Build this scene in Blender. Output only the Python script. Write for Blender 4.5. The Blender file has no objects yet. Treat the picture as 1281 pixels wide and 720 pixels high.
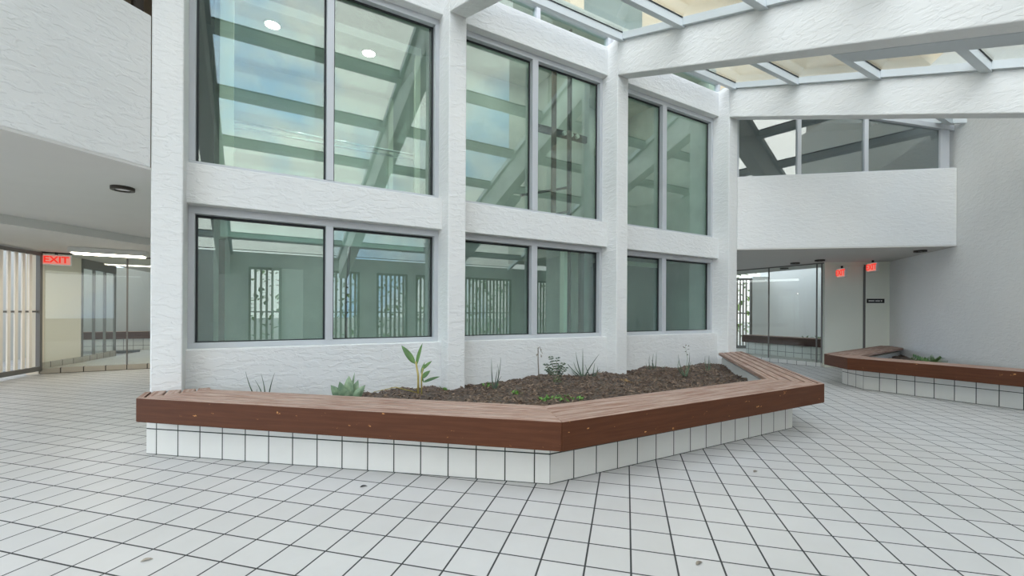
import bpy, bmesh, math, random
from mathutils import Vector, Matrix
random.seed(7)
sc = bpy.context.scene
COL = sc.collection
R = math.radians

# ------------------------------------------------------------------ camera
EYE = 1.157
cam_d = bpy.data.cameras.new('camera')
cam_d.sensor_width = 36.0
cam_d.lens = 546.5 / 1281 * 36.0
cam_d.shift_y = 29.8 / 1281
cam_d.clip_start = 0.02
cam = bpy.data.objects.new('camera', cam_d)
COL.objects.link(cam)
cam.matrix_world = Matrix.Translation((0, 0, EYE)) @ Matrix.Rotation(R(90), 4, 'X') @ Matrix.Rotation(0.0055, 4, 'Z')
sc.camera = cam

# ------------------------------------------------------------------ view, sky
sc.view_settings.view_transform = 'Standard'
sc.view_settings.look = 'None'
sc.view_settings.exposure = 0.0
sc.view_settings.gamma = 1.0
sc.view_settings.use_curve_mapping = False
sc.cycles.max_bounces = 12
sc.cycles.diffuse_bounces = 5
sc.cycles.glossy_bounces = 4
sc.cycles.transmission_bounces = 6
sc.cycles.transparent_max_bounces = 32
sc.cycles.sample_clamp_indirect = 6.0
SKY = 3.42

world = bpy.data.worlds.new('sky')
sc.world = world
world.use_nodes = True
wn, wl = world.node_tree.nodes, world.node_tree.links
wn.clear()
w_out = wn.new('ShaderNodeOutputWorld')
w_bg = wn.new('ShaderNodeBackground')
w_tc = wn.new('ShaderNodeTexCoord')
w_no = wn.new('ShaderNodeTexNoise')
w_no.inputs['Scale'].default_value = 2.6
w_no.inputs['Detail'].default_value = 6
w_no.inputs['Roughness'].default_value = 0.55
w_no.inputs['Distortion'].default_value = 0.4
w_cr = wn.new('ShaderNodeValToRGB')
w_cr.color_ramp.elements[0].position = 0.41
w_cr.color_ramp.elements[0].color = (0.40, 0.62, 0.93, 1)
w_cr.color_ramp.elements[1].position = 0.53
w_cr.color_ramp.elements[1].color = (1.0, 1.0, 1.0, 1)
wl.new(w_tc.outputs['Generated'], w_no.inputs['Vector'])
wl.new(w_no.outputs['Fac'], w_cr.inputs['Fac'])
wl.new(w_cr.outputs['Color'], w_bg.inputs['Color'])
w_dt = wn.new('ShaderNodeVectorMath')
w_dt.operation = 'DOT_PRODUCT'
w_dt.inputs[1].default_value = (-0.75, -0.35, 0.55)
w_st = wn.new('ShaderNodeMath')
w_st.operation = 'MULTIPLY_ADD'
w_st.inputs[1].default_value = 0.78 * SKY
w_st.inputs[2].default_value = 0.79 * SKY
wl.new(w_tc.outputs['Generated'], w_dt.inputs[0])
wl.new(w_dt.outputs['Value'], w_st.inputs[0])
w_mx = wn.new('ShaderNodeMath')
w_mx.operation = 'MAXIMUM'
w_mx.inputs[1].default_value = 0.4 * SKY
wl.new(w_st.outputs['Value'], w_mx.inputs[0])
wl.new(w_mx.outputs['Value'], w_bg.inputs['Strength'])
wl.new(w_bg.outputs['Background'], w_out.inputs['Surface'])


# ------------------------------------------------------------------ materials
def srgb(r, g, b):
    f = lambda c: (c / 255 / 12.92) if c / 255 <= 0.04045 else ((c / 255 + 0.055) / 1.055) ** 2.4
    return (f(r), f(g), f(b), 1.0)


def new_mat(name):
    m = bpy.data.materials.new(name)
    m.use_nodes = True
    nt = m.node_tree
    nt.nodes.clear()
    out = nt.nodes.new('ShaderNodeOutputMaterial')
    bs = nt.nodes.new('ShaderNodeBsdfPrincipled')
    nt.links.new(bs.outputs['BSDF'], out.inputs['Surface'])
    return m, nt, bs, out


def plain(name, col, rough=0.6, metal=0.0, noise=0.0, nscale=6.0, spec=0.5, bump=0.0):
    m, nt, bs, out = new_mat(name)
    bs.inputs['Base Color'].default_value = col
    bs.inputs['Roughness'].default_value = rough
    bs.inputs['Metallic'].default_value = metal
    bs.inputs['Specular IOR Level'].default_value = spec
    if noise > 0 or bump > 0:
        tc = nt.nodes.new('ShaderNodeNewGeometry')
        no = nt.nodes.new('ShaderNodeTexNoise')
        no.inputs['Scale'].default_value = nscale
        no.inputs['Detail'].default_value = 5
        nt.links.new(tc.outputs['Position'], no.inputs['Vector'])
        if noise > 0:
            mx = nt.nodes.new('ShaderNodeMix')
            mx.data_type = 'RGBA'
            mx.inputs['A'].default_value = tuple(c * (1 - noise) for c in col[:3]) + (1,)
            mx.inputs['B'].default_value = tuple(min(1, c * (1 + noise)) for c in col[:3]) + (1,)
            nt.links.new(no.outputs['Fac'], mx.inputs['Factor'])
            nt.links.new(mx.outputs['Result'], bs.inputs['Base Color'])
        if bump > 0:
            b = nt.nodes.new('ShaderNodeBump')
            b.inputs['Distance'].default_value = bump
            nt.links.new(no.outputs['Fac'], b.inputs['Height'])
            nt.links.new(b.outputs['Normal'], bs.inputs['Normal'])
    return m


def stucco(name, col, rel=0.003):
    """white skip-trowel plaster: ridges and drag marks in relief only"""
    m, nt, bs, out = new_mat(name)
    N, L = nt.nodes, nt.links
    bs.inputs['Roughness'].default_value = 0.75
    bs.inputs['Specular IOR Level'].default_value = 0.25
    g = N.new('ShaderNodeNewGeometry')
    mp = N.new('ShaderNodeMapping')
    mp.inputs['Scale'].default_value = (0.8, 0.8, 2.2)
    mp.inputs['Rotation'].default_value = (0.2, 0.35, 0.1)
    L.new(g.outputs['Position'], mp.inputs['Vector'])
    n1 = N.new('ShaderNodeTexNoise')
    n1.inputs['Scale'].default_value = 11.0
    n1.inputs['Detail'].default_value = 5
    n1.inputs['Distortion'].default_value = 0.6
    L.new(mp.outputs['Vector'], n1.inputs['Vector'])
    r1 = N.new('ShaderNodeValToRGB')
    r1.color_ramp.elements[0].position = 0.47
    r1.color_ramp.elements[1].position = 0.56
    L.new(n1.outputs['Fac'], r1.inputs['Fac'])
    n2 = N.new('ShaderNodeTexNoise')
    n2.inputs['Scale'].default_value = 45.0
    n2.inputs['Detail'].default_value = 3
    L.new(mp.outputs['Vector'], n2.inputs['Vector'])
    ad = N.new('ShaderNodeMath')
    ad.operation = 'MULTIPLY_ADD'
    ad.inputs[1].default_value = 0.35
    L.new(n2.outputs['Fac'], ad.inputs[0])
    L.new(r1.outputs['Color'], ad.inputs[2])
    b = N.new('ShaderNodeBump')
    b.inputs['Distance'].default_value = rel
    b.inputs['Strength'].default_value = 0.8
    L.new(ad.outputs['Value'], b.inputs['Height'])
    L.new(b.outputs['Normal'], bs.inputs['Normal'])
    n3 = N.new('ShaderNodeTexNoise')
    n3.inputs['Scale'].default_value = 1.3
    n3.inputs['Detail'].default_value = 6
    L.new(g.outputs['Position'], n3.inputs['Vector'])
    mx = N.new('ShaderNodeMix')
    mx.data_type = 'RGBA'
    mx.inputs['A'].default_value = tuple(c * 0.93 for c in col[:3]) + (1,)
    mx.inputs['B'].default_value = tuple(min(1, c * 1.04) for c in col[:3]) + (1,)
    L.new(n3.outputs['Fac'], mx.inputs['Factor'])
    L.new(mx.outputs['Result'], bs.inputs['Base Color'])
    return m


def tiles(name, c1, c2, grout, size, mortar, use_uv, rot=0.0, off=(0, 0), rough=0.35):
    m, nt, bs, out = new_mat(name)
    N, L = nt.nodes, nt.links
    if use_uv:
        src = N.new('ShaderNodeUVMap').outputs['UV']
    else:
        src = N.new('ShaderNodeNewGeometry').outputs['Position']
    mp = N.new('ShaderNodeMapping')
    mp.vector_type = 'TEXTURE'
    mp.inputs['Location'].default_value = (off[0], off[1], 0)
    mp.inputs['Rotation'].default_value = (0, 0, rot)
    L.new(src, mp.inputs['Vector'])
    br = N.new('ShaderNodeTexBrick')
    br.offset = 0.0
    br.squash = 1.0
    br.inputs['Scale'].default_value = 1.0
    br.inputs['Brick Width'].default_value = size
    br.inputs['Row Height'].default_value = size
    br.inputs['Mortar Size'].default_value = mortar
    br.inputs['Mortar Smooth'].default_value = 0.15
    br.inputs['Bias'].default_value = 0.0
    br.inputs['Color1'].default_value = c1
    br.inputs['Color2'].default_value = c2
    br.inputs['Mortar'].default_value = grout
    L.new(mp.outputs['Vector'], br.inputs['Vector'])
    no = N.new('ShaderNodeTexNoise')
    no.inputs['Scale'].default_value = 0.9
    no.inputs['Detail'].default_value = 7
    no.inputs['Roughness'].default_value = 0.65
    L.new(N.new('ShaderNodeNewGeometry').outputs['Position'], no.inputs['Vector'])
    cr = N.new('ShaderNodeValToRGB')
    cr.color_ramp.elements[0].position = 0.3
    cr.color_ramp.elements[0].color = (0.88, 0.88, 0.87, 1)
    cr.color_ramp.elements[1].position = 0.7
    cr.color_ramp.elements[1].color = (1, 1, 1, 1)
    L.new(no.outputs['Fac'], cr.inputs['Fac'])
    mx = N.new('ShaderNodeMix')
    mx.data_type = 'RGBA'
    mx.blend_type = 'MULTIPLY'
    mx.inputs['Factor'].default_value = 1.0
    L.new(br.outputs['Color'], mx.inputs['A'])
    L.new(cr.outputs['Color'], mx.inputs['B'])
    L.new(mx.outputs['Result'], bs.inputs['Base Color'])
    b = N.new('ShaderNodeBump')
    b.invert = True
    b.inputs['Distance'].default_value = 0.003
    b.inputs['Strength'].default_value = 0.6
    L.new(br.outputs['Fac'], b.inputs['Height'])
    L.new(b.outputs['Normal'], bs.inputs['Normal'])
    rr = N.new('ShaderNodeMapRange')
    rr.inputs['To Min'].default_value = rough
    rr.inputs['To Max'].default_value = 0.9
    L.new(br.outputs['Fac'], rr.inputs['Value'])
    L.new(rr.outputs['Result'], bs.inputs['Roughness'])
    return m


def painted_wood(name, paint, bare, wear0, wear1, chips=True):
    """brown paint, worn through to pale timber in streaks; a few orange chips"""
    m, nt, bs, out = new_mat(name)
    N, L = nt.nodes, nt.links
    uv = N.new('ShaderNodeUVMap').outputs['UV']
    mp = N.new('ShaderNodeMapping')
    mp.inputs['Scale'].default_value = (1.2, 22.0, 1.0)
    L.new(uv, mp.inputs['Vector'])
    n1 = N.new('ShaderNodeTexNoise')
    n1.inputs['Scale'].default_value = 2.0
    n1.inputs['Detail'].default_value = 6
    n1.inputs['Roughness'].default_value = 0.65
    L.new(mp.outputs['Vector'], n1.inputs['Vector'])
    r1 = N.new('ShaderNodeValToRGB')
    r1.color_ramp.elements[0].position = wear0
    r1.color_ramp.elements[0].color = paint
    r1.color_ramp.elements[1].position = wear1
    r1.color_ramp.elements[1].color = bare
    L.new(n1.outputs['Fac'], r1.inputs['Fac'])
    last = r1.outputs['Color']
    if chips:
        g = N.new('ShaderNodeNewGeometry').outputs['Position']
        n2 = N.new('ShaderNodeTexNoise')
        n2.inputs['Scale'].default_value = 9.0
        n2.inputs['Detail'].default_value = 5
        n2.inputs['Roughness'].default_value = 0.7
        mp2 = N.new('ShaderNodeMapping')
        mp2.inputs['Scale'].default_value = (1, 1, 2.5)
        L.new(g, mp2.inputs['Vector'])
        L.new(mp2.outputs['Vector'], n2.inputs['Vector'])
        r2 = N.new('ShaderNodeValToRGB')
        r2.color_ramp.elements[0].position = 0.665
        r2.color_ramp.elements[1].position = 0.68
        L.new(n2.outputs['Fac'], r2.inputs['Fac'])
        mx = N.new('ShaderNodeMix')
        mx.data_type = 'RGBA'
        mx.inputs['B'].default_value = srgb(196, 140, 84)
        L.new(r2.outputs['Color'], mx.inputs['Factor'])
        L.new(last, mx.inputs['A'])
        last = mx.outputs['Result']
    L.new(last, bs.inputs['Base Color'])
    bs.inputs['Roughness'].default_value = 0.6
    bs.inputs['Specular IOR Level'].default_value = 0.25
    b = N.new('ShaderNodeBump')
    b.inputs['Distance'].default_value = 0.0015
    L.new(n1.outputs['Fac'], b.inputs['Height'])
    L.new(b.outputs['Normal'], bs.inputs['Normal'])
    return m


def glass(name, tint, refl, dirt=0.0, dirtcol=(0.6, 0.65, 0.6, 1)):
    """sheet of glass: clear tinted transmission plus mirror reflection growing at grazing angles"""
    m = bpy.data.materials.new(name)
    m.use_nodes = True
    nt = m.node_tree
    nt.nodes.clear()
    N, L = nt.nodes, nt.links
    out = N.new('ShaderNodeOutputMaterial')
    tr = N.new('ShaderNodeBsdfTransparent')
    tr.inputs['Color'].default_value = tint
    gl = N.new('ShaderNodeBsdfGlossy')
    gl.inputs['Roughness'].default_value = 0.0
    gl.inputs['Color'].default_value = (0.93, 0.98, 0.97, 1)
    lw = N.new('ShaderNodeLayerWeight')
    lw.inputs['Blend'].default_value = 0.5
    pw = N.new('ShaderNodeMath')
    pw.operation = 'POWER'
    pw.inputs[1].default_value = 5.0
    L.new(lw.outputs['Facing'], pw.inputs[0])
    ad = N.new('ShaderNodeMath')
    ad.operation = 'MULTIPLY_ADD'
    ad.use_clamp = True
    ad.inputs[1].default_value = 0.9 - refl
    ad.inputs[2].default_value = 0.04 + refl
    L.new(pw.outputs['Value'], ad.inputs[0])
    mx = N.new('ShaderNodeMixShader')
    L.new(ad.outputs['Value'], mx.inputs['Fac'])
    L.new(tr.outputs['BSDF'], mx.inputs[1])
    L.new(gl.outputs['BSDF'], mx.inputs[2])
    last = mx.outputs['Shader']
    if dirt > 0:
        g = N.new('ShaderNodeNewGeometry').outputs['Position']
        mp = N.new('ShaderNodeMapping')
        mp.inputs['Scale'].default_value = (3, 3, 0.8)
        L.new(g, mp.inputs['Vector'])
        no = N.new('ShaderNodeTexNoise')
        no.inputs['Scale'].default_value = 2.0
        no.inputs['Detail'].default_value = 7
        no.inputs['Roughness'].default_value = 0.7
        L.new(mp.outputs['Vector'], no.inputs['Vector'])
        mr = N.new('ShaderNodeMapRange')
        mr.inputs['From Min'].default_value = 0.35
        mr.inputs['From Max'].default_value = 0.75
        mr.inputs['To Min'].default_value = dirt * 0.35
        mr.inputs['To Max'].default_value = dirt
        L.new(no.outputs['Fac'], mr.inputs['Value'])
        df = N.new('ShaderNodeBsdfDiffuse')
        df.inputs['Color'].default_value = dirtcol
        m2 = N.new('ShaderNodeMixShader')
        L.new(mr.outputs['Result'], m2.inputs['Fac'])
        L.new(last, m2.inputs[1])
        L.new(df.outputs['BSDF'], m2.inputs[2])
        last = m2.outputs['Shader']
    L.new(last, out.inputs['Surface'])
    return m


def glow(name, col, strength):
    m = bpy.data.materials.new(name)
    m.use_nodes = True
    nt = m.node_tree
    nt.nodes.clear()
    out = nt.nodes.new('ShaderNodeOutputMaterial')
    e = nt.nodes.new('ShaderNodeEmission')
    e.inputs['Color'].default_value = col
    e.inputs['Strength'].default_value = strength
    nt.links.new(e.outputs['Emission'], out.inputs['Surface'])
    return m


def leafmat(name, c1, c2, scale=8.0):
    m, nt, bs, out = new_mat(name)
    N, L = nt.nodes, nt.links
    no = N.new('ShaderNodeTexNoise')
    no.inputs['Scale'].default_value = scale
    L.new(N.new('ShaderNodeNewGeometry').outputs['Position'], no.inputs['Vector'])
    cr = N.new('ShaderNodeValToRGB')
    cr.color_ramp.elements[0].position = 0.35
    cr.color_ramp.elements[0].color = c1
    cr.color_ramp.elements[1].position = 0.65
    cr.color_ramp.elements[1].color = c2
    L.new(no.outputs['Fac'], cr.inputs['Fac'])
    L.new(cr.outputs['Color'], bs.inputs['Base Color'])
    bs.inputs['Roughness'].default_value = 0.5
    return m


T = 0.2032
TH = -0.2561
M = {
    'stucco': stucco('white_stucco', srgb(223, 224, 222)),
    'stucco_smooth': plain('white_plaster', srgb(222, 224, 222), 0.8, noise=0.03, nscale=2.0, bump=0.004),
    'ceiling': plain('ceiling_paint', srgb(204, 203, 198), 0.85, noise=0.03, nscale=3.0, bump=0.003),
    'greenwall': plain('pale_green_wall', srgb(230, 233, 220), 0.7, noise=0.03, nscale=1.5),
    'cream': plain('cream_wall', srgb(222, 214, 196), 0.75, noise=0.03, nscale=1.5),
    'greywall': plain('grey_stained_wall', srgb(186, 190, 190), 0.8, noise=0.08, nscale=3.0),
    'floor': tiles('floor_tile', srgb(205, 204, 202), srgb(200, 199, 197), srgb(60, 62, 62), T, 0.0047, False, TH,
                   (-4.3885 * T, 10.3584 * T), 0.4),
    'hallfloor': tiles('hall_floor_tile', srgb(215, 212, 204), srgb(208, 205, 197), srgb(150, 146, 138), T, 0.003, False,
                       TH, (-4.3885 * T, 10.3584 * T), 0.35),
    'basetile': tiles('base_tile', srgb(217, 217, 211), srgb(211, 211, 205), srgb(52, 60, 54), T, 0.0046, True, rough=0.3),
    'curbtile': tiles('curb_tile', srgb(178, 171, 156), srgb(168, 161, 146), srgb(48, 44, 38), 0.305, 0.008, True, rough=0.35),
    'wood': painted_wood('brown_painted_wood', srgb(76, 41, 21), srgb(90, 52, 30), 0.4, 0.75),
    'slat': painted_wood('worn_brown_slat', srgb(136, 100, 84), srgb(182, 160, 147), 0.36, 0.62, False),
    'darkwood': painted_wood('dark_brown_wood', srgb(66, 38, 30), srgb(80, 48, 38), 0.4, 0.7, False),
    'alu': plain('aluminium_frame', srgb(190, 193, 196), 0.42, 0.12),
    'gasket': plain('black_gasket', srgb(38, 42, 44), 0.6),
    'bar': plain('painted_steel_bar', srgb(196, 202, 204), 0.5, 0.1),
    'winglass': glass('window_glass', (0.88, 0.96, 0.92, 1), 0.075, 0.012, (0.55, 0.62, 0.57, 1)),
    'lowglass': glass('lower_window_glass', (0.80, 0.92, 0.88, 1), 0.10, 0.06, (0.5, 0.6, 0.55, 1)),
    'roofglass': glass('roof_glass', (0.97, 0.97, 0.95, 1), 0.01, 0.04, (0.75, 0.74, 0.66, 1)),
    'doorglass': glass('partition_glass', (0.95, 0.975, 0.965, 1), 0.0),
    'concrete': plain('shaft_concrete', srgb(176, 184, 174), 0.85, noise=0.42, nscale=2.2, bump=0.004),
    'darksteel': plain('dark_rail_steel', srgb(58, 56, 54), 0.55, 0.4, noise=0.2, nscale=12),
    'rust': plain('rusty_rail_steel', srgb(92, 76, 66), 0.7, 0.3, noise=0.3, nscale=14),
    'carpanel': plain('car_panel', srgb(206, 211, 204), 0.55, noise=0.08, nscale=3.0),
    'carpost': plain('car_post', srgb(228, 230, 214), 0.45, 0.1),
    'chrome': plain('chrome_rail', srgb(214, 220, 220), 0.2, 0.8),
    'white': plain('white_enamel', srgb(226, 226, 222), 0.45),
    'black': plain('black_plastic', srgb(20, 20, 20), 0.5),
    'darkbronze': plain('dark_bronze', srgb(62, 56, 50), 0.45, 0.4),
    'gatebar': plain('taupe_gate_steel', srgb(140, 134, 124), 0.55, 0.1),
    'gatepale': plain('cream_gate_slat', srgb(236, 228, 216), 0.5),
    'gateframe': plain('grey_gate_frame', srgb(112, 110, 106), 0.5, 0.2),
    'tube': glow('fluorescent_diffuser', (1.0, 0.90, 0.74, 1), 24.0),
    'lamp': glow('downlight_disc', (1.0, 0.97, 0.92, 1), 60.0),
    'exitface': glow('exit_face', (1.0, 0.33, 0.26, 1), 0.75),
    'exitred': glow('exit_letter', (1.0, 0.045, 0.03, 1), 0.9),
    'soil': leafmat('planter_soil', srgb(48, 37, 31), srgb(92, 74, 60), 26),
    'chip': leafmat('mulch_chip', srgb(58, 44, 37), srgb(150, 128, 108), 40),
    'leaf': leafmat('green_leaf', srgb(62, 96, 52), srgb(104, 138, 76)),
    'leafdark': leafmat('dark_leaf', srgb(38, 58, 40), srgb(76, 98, 70), 20),
    'leafpale': leafmat('pale_leaf', srgb(108, 134, 106), srgb(150, 170, 136), 14),
    'blade': leafmat('grey_green_blade', srgb(62, 78, 66), srgb(96, 116, 92), 10),
    'weed': leafmat('bright_weed', srgb(72, 120, 48), srgb(120, 164, 80), 30),
    'stem': leafmat('yellow_stem', srgb(150, 138, 72), srgb(176, 160, 92), 12),
    'dry': leafmat('dry_brown', srgb(120, 92, 60), srgb(196, 164, 112), 30),
    'twig': leafmat('grey_twig', srgb(120, 112, 100), srgb(156, 148, 134), 20),
    'towerwall': plain('tower_cream', srgb(224, 208, 176), 0.8, noise=0.04, nscale=1.0),
    'towerwin': plain('tower_window', srgb(120, 140, 134), 0.2, 0.0),
    'brown': plain('brown_room_wall', srgb(128, 112, 96), 0.8),
    'hedge': leafmat('hedge_leaf', srgb(60, 92, 40), srgb(130, 160, 70), 5),
    'pavement': plain('outdoor_pavement', srgb(150, 147, 138), 0.9, noise=0.1, nscale=1.0),
    'outwall': plain('outdoor_wall', srgb(96, 84, 68), 0.9),  # dark colour stands in for shade in the left gate's gaps
}


# ------------------------------------------------------------------ mesh builder
class Fr:
    """a plan frame: u along a direction, v to its left, z up"""
    def __init__(self, o, deg):
        self.o = Vector((o[0], o[1]))
        a = R(deg)
        self.t = Vector((math.cos(a), math.sin(a)))
        self.n = Vector((-self.t.y, self.t.x))

    def p(self, u, v, z=0.0):
        q = self.o + self.t * u + self.n * v
        return Vector((q.x, q.y, z))

    def xy(self, u, v):
        return self.o + self.t * u + self.n * v


class MB:
    def __init__(self):
        self.bm = bmesh.new()
        self.uv = self.bm.loops.layers.uv.new('UVMap')

    def face(self, pts, uvs=None):
        try:
            f = self.bm.faces.new([self.bm.verts.new(p) for p in pts])
        except ValueError:
            return
        if uvs:
            for l, w in zip(f.loops, uvs):
                l[self.uv].uv = w
        return f

    def hexa(self, a, b):
        """a: four bottom points CCW, b: four top points"""
        va = [self.bm.verts.new(p) for p in a]
        vb = [self.bm.verts.new(p) for p in b]
        fs = [self.bm.faces.new(va[::-1]), self.bm.faces.new(vb)]
        n = len(va)
        for i in range(n):
            j = (i + 1) % n
            fs.append(self.bm.faces.new((va[i], va[j], vb[j], vb[i])))
        return self

    def box(self, fr, u0, u1, v0, v1, z0, z1):
        a = [fr.p(u0, v0, z0), fr.p(u1, v0, z0), fr.p(u1, v1, z0), fr.p(u0, v1, z0)]
        b = [fr.p(u0, v0, z1), fr.p(u1, v0, z1), fr.p(u1, v1, z1), fr.p(u0, v1, z1)]
        self.hexa(a, b)
        return self

    def prism(self, poly, z0, z1):
        self.hexa([Vector((p[0], p[1], z0)) for p in poly], [Vector((p[0], p[1], z1)) for p in poly])
        return self

    def sloped(self, fr, u0, u1, q0, q1, zb, zt, v=None):
        """bar running down the roof slope: v = -q; zb, zt functions of q"""
        a = [fr.p(u0, -q0, zb(q0)), fr.p(u0, -q1, zb(q1)), fr.p(u1, -q1, zb(q1)), fr.p(u1, -q0, zb(q0))]
        b = [fr.p(u0, -q0, zt(q0)), fr.p(u0, -q1, zt(q1)), fr.p(u1, -q1, zt(q1)), fr.p(u1, -q0, zt(q0))]
        self.hexa(a, b)
        return self

    def tube(self, pts, r, seg=8, r1=None):
        pts = [Vector(p) for p in pts]
        rings = []
        for i, p in enumerate(pts):
            d = (pts[min(i + 1, len(pts) - 1)] - pts[max(i - 1, 0)]).normalized()
            x = d.orthogonal().normalized() if i == 0 else (rings_x - d * rings_x.dot(d)).normalized()
            rings_x = x
            y = d.cross(x)
            rr = r if r1 is None else r + (r1 - r) * i / (len(pts) - 1)
            rings.append([self.bm.verts.new(p + (x * math.cos(2 * math.pi * k / seg) + y * math.sin(2 * math.pi * k / seg)) * rr) for k in range(seg)])
        for a, b in zip(rings, rings[1:]):
            for k in range(seg):
                self.bm.faces.new((a[k], a[(k + 1) % seg], b[(k + 1) % seg], b[k]))
        self.bm.faces.new(rings[0][::-1])
        self.bm.faces.new(rings[-1])
        return self

    def disc(self, c, r, z0, z1, seg=28):
        a = [Vector((c[0] + r * math.cos(2 * math.pi * k / seg), c[1] + r * math.sin(2 * math.pi * k / seg), z0)) for k in range(seg)]
        self.hexa(a, [Vector((p.x, p.y, z1)) for p in a])
        return self

    def ring(self, c, r0, r1, z0, z1, seg=28):
        V = lambda r, z: [self.bm.verts.new((c[0] + r * math.cos(2 * math.pi * k / seg), c[1] + r * math.sin(2 * math.pi * k / seg), z)) for k in range(seg)]
        L_ = [V(r0, z0), V(r1, z0), V(r1, z1), V(r0, z1)]
        for i in range(4):
            a, b = L_[i], L_[(i + 1) % 4]
            for k in range(seg):
                self.bm.faces.new((a[k], a[(k + 1) % seg], b[(k + 1) % seg], b[k]))
        return self

    def leaf(self, base, dirv, length, width, droop=0.3, fold=0.25, n=7, up=Vector((0, 0, 1)), tipw=0.0, shape='leaf'):
        """a blade: curved midrib, lens outline, shallow V section with a little thickness"""
        d = Vector(dirv).normalized()
        side = d.cross(up)
        if side.length < 1e-3:
            side = Vector((1, 0, 0))
        side.normalize()
        pos = Vector(base)
        rows = []
        for i in range(n + 1):
            t = i / n
            if shape == 'leaf':
                w = width * math.sin(math.pi * min(1, t ** 0.8)) ** 0.8 + 0.0008
            else:
                w = width * (1 - t) ** 0.6 * (0.7 + 0.6 * min(t * 4, 1)) + 0.0006
            nrm = side.cross(d).normalized()
            rows.append((pos - side * w / 2 + nrm * fold * w, pos.copy(), pos + side * w / 2 + nrm * fold * w, nrm))
            pos = pos + d * (length / n)
            d = (d + Vector((0, 0, -1)) * droop / n * (0.5 + t)).normalized()
        th = 0.0012
        up_ = [[self.bm.verts.new(p) for p in r[:3]] for r in rows]
        dn = [[self.bm.verts.new(p - r[3] * th) for p in r[:3]] for r in rows]
        for i in range(n):
            for k in range(2):
                self.bm.faces.new((up_[i][k], up_[i][k + 1], up_[i + 1][k + 1], up_[i + 1][k]))
                self.bm.faces.new((dn[i][k + 1], dn[i][k], dn[i + 1][k], dn[i + 1][k + 1]))
            for k in (0, 2):
                self.bm.faces.new((up_[i][k], up_[i + 1][k], dn[i + 1][k], dn[i][k]))
        return self

    def boxuv(self):
        """UVs in metres by the dominant axis of each face (u along its longest horizontal run)"""
        for f in self.bm.faces:
            f.normal_update()
            n = f.normal
            if abs(n.z) > 0.7:
                e = max(f.edges, key=lambda e: e.calc_length())
                d = (e.verts[1].co - e.verts[0].co)
                d.z = 0
                d.normalize() if d.length else None
                s = Vector((-d.y, d.x, 0))
                for l in f.loops:
                    l[self.uv].uv = (l.vert.co.dot(d), l.vert.co.dot(s))
            else:
                d = Vector((-n.y, n.x, 0)).normalized()
                for l in f.loops:
                    l[self.uv].uv = (l.vert.co.dot(d), l.vert.co.z)
        return self

    def build(self, name, mat, parent=None, smooth=False, bevel=0.0, fixn=True, top=None):
        bm = self.bm
        if fixn:
            bmesh.ops.recalc_face_normals(bm, faces=bm.faces)
        vs = [v.co for v in bm.verts]
        lo = Vector((min(v.x for v in vs), min(v.y for v in vs), min(v.z for v in vs)))
        hi = Vector((max(v.x for v in vs), max(v.y for v in vs), max(v.z for v in vs)))
        o = Vector(((lo.x + hi.x) / 2, (lo.y + hi.y) / 2, lo.z))
        bmesh.ops.translate(bm, verts=bm.verts, vec=-o)
        me = bpy.data.meshes.new(name)
        bm.to_mesh(me)
        bm.free()
        if smooth:
            for p in me.polygons:
                p.use_smooth = True
        me.materials.append(mat)
        if top is not None:
            me.materials.append(top)
            for p in me.polygons:
                if p.normal.z > 0.9:
                    p.material_index = 1
        ob = bpy.data.objects.new(name, me)
        COL.objects.link(ob)
        if parent is not None:
            ob.parent = parent
            w = Vector((0, 0, 0))
            q = parent
            while q is not None:
                w += q.location
                q = q.parent
            ob.location = o - w
        else:
            ob.location = o
        if bevel > 0:
            b = ob.modifiers.new('bevel', 'BEVEL')
            b.width = bevel
            b.segments = 2
            b.limit_method = 'ANGLE'
        return ob


def tag(o, label, cat, group=None):
    o['label'] = label
    o['category'] = cat
    if group:
        o['group'] = group
    return o


def thing(name, loc, label, cat, group=None):
    o = bpy.data.objects.new(name, None)
    o.empty_display_size = 0.1
    o.location = loc
    COL.objects.link(o)
    return tag(o, label, cat, group)


def struct(name, mb, mat, label=None, cat=None, bevel=0.0):
    o = mb.build(name, mat, bevel=bevel)
    o['kind'] = 'structure'
    if label:
        tag(o, label, cat or 'wall')
    return o


def sthing(name, loc, label, cat):
    o = thing(name, loc, label, cat)
    o['kind'] = 'structure'
    return o


def isect(p, d, q, e):
    """intersection of lines p + a d and q + b e (2D)"""
    den = d.x * e.y - d.y * e.x
    a = ((q.x - p.x) * e.y - (q.y - p.y) * e.x) / den
    return p + d * a


# ------------------------------------------------------------------ plan of the atrium
FA = Fr((0.38, 5.55), 30.3)                    # the glazed front: u along it, v into the lift tower, q = -v
C0 = FA.xy(-3.885, 0.0)
A0 = FA.xy(4.10, 0.0)
FL = Fr((C0.x, C0.y), 70.3 + 180)              # left gallery front: u toward the viewer
FR_ = Fr((A0.x, A0.y), -9.7)                   # right gallery front: u to the right
RC = FR_.xy(3.31, 0)
FW = Fr((RC.x, RC.y), 70.3 + 180)              # right wall: u toward the viewer, v to the right
ztop = lambda q: 5.0 - 0.37 * q
zbot = lambda q: 4.52 - 0.37 * q
HL, HR = 2.304, 2.257
BAYS = [(-3.67, -1.275, -2.509, -2.439), (-1.06, 1.275, 0.04, 0.13), (1.485, 3.86, 2.563, 2.66)]

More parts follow.
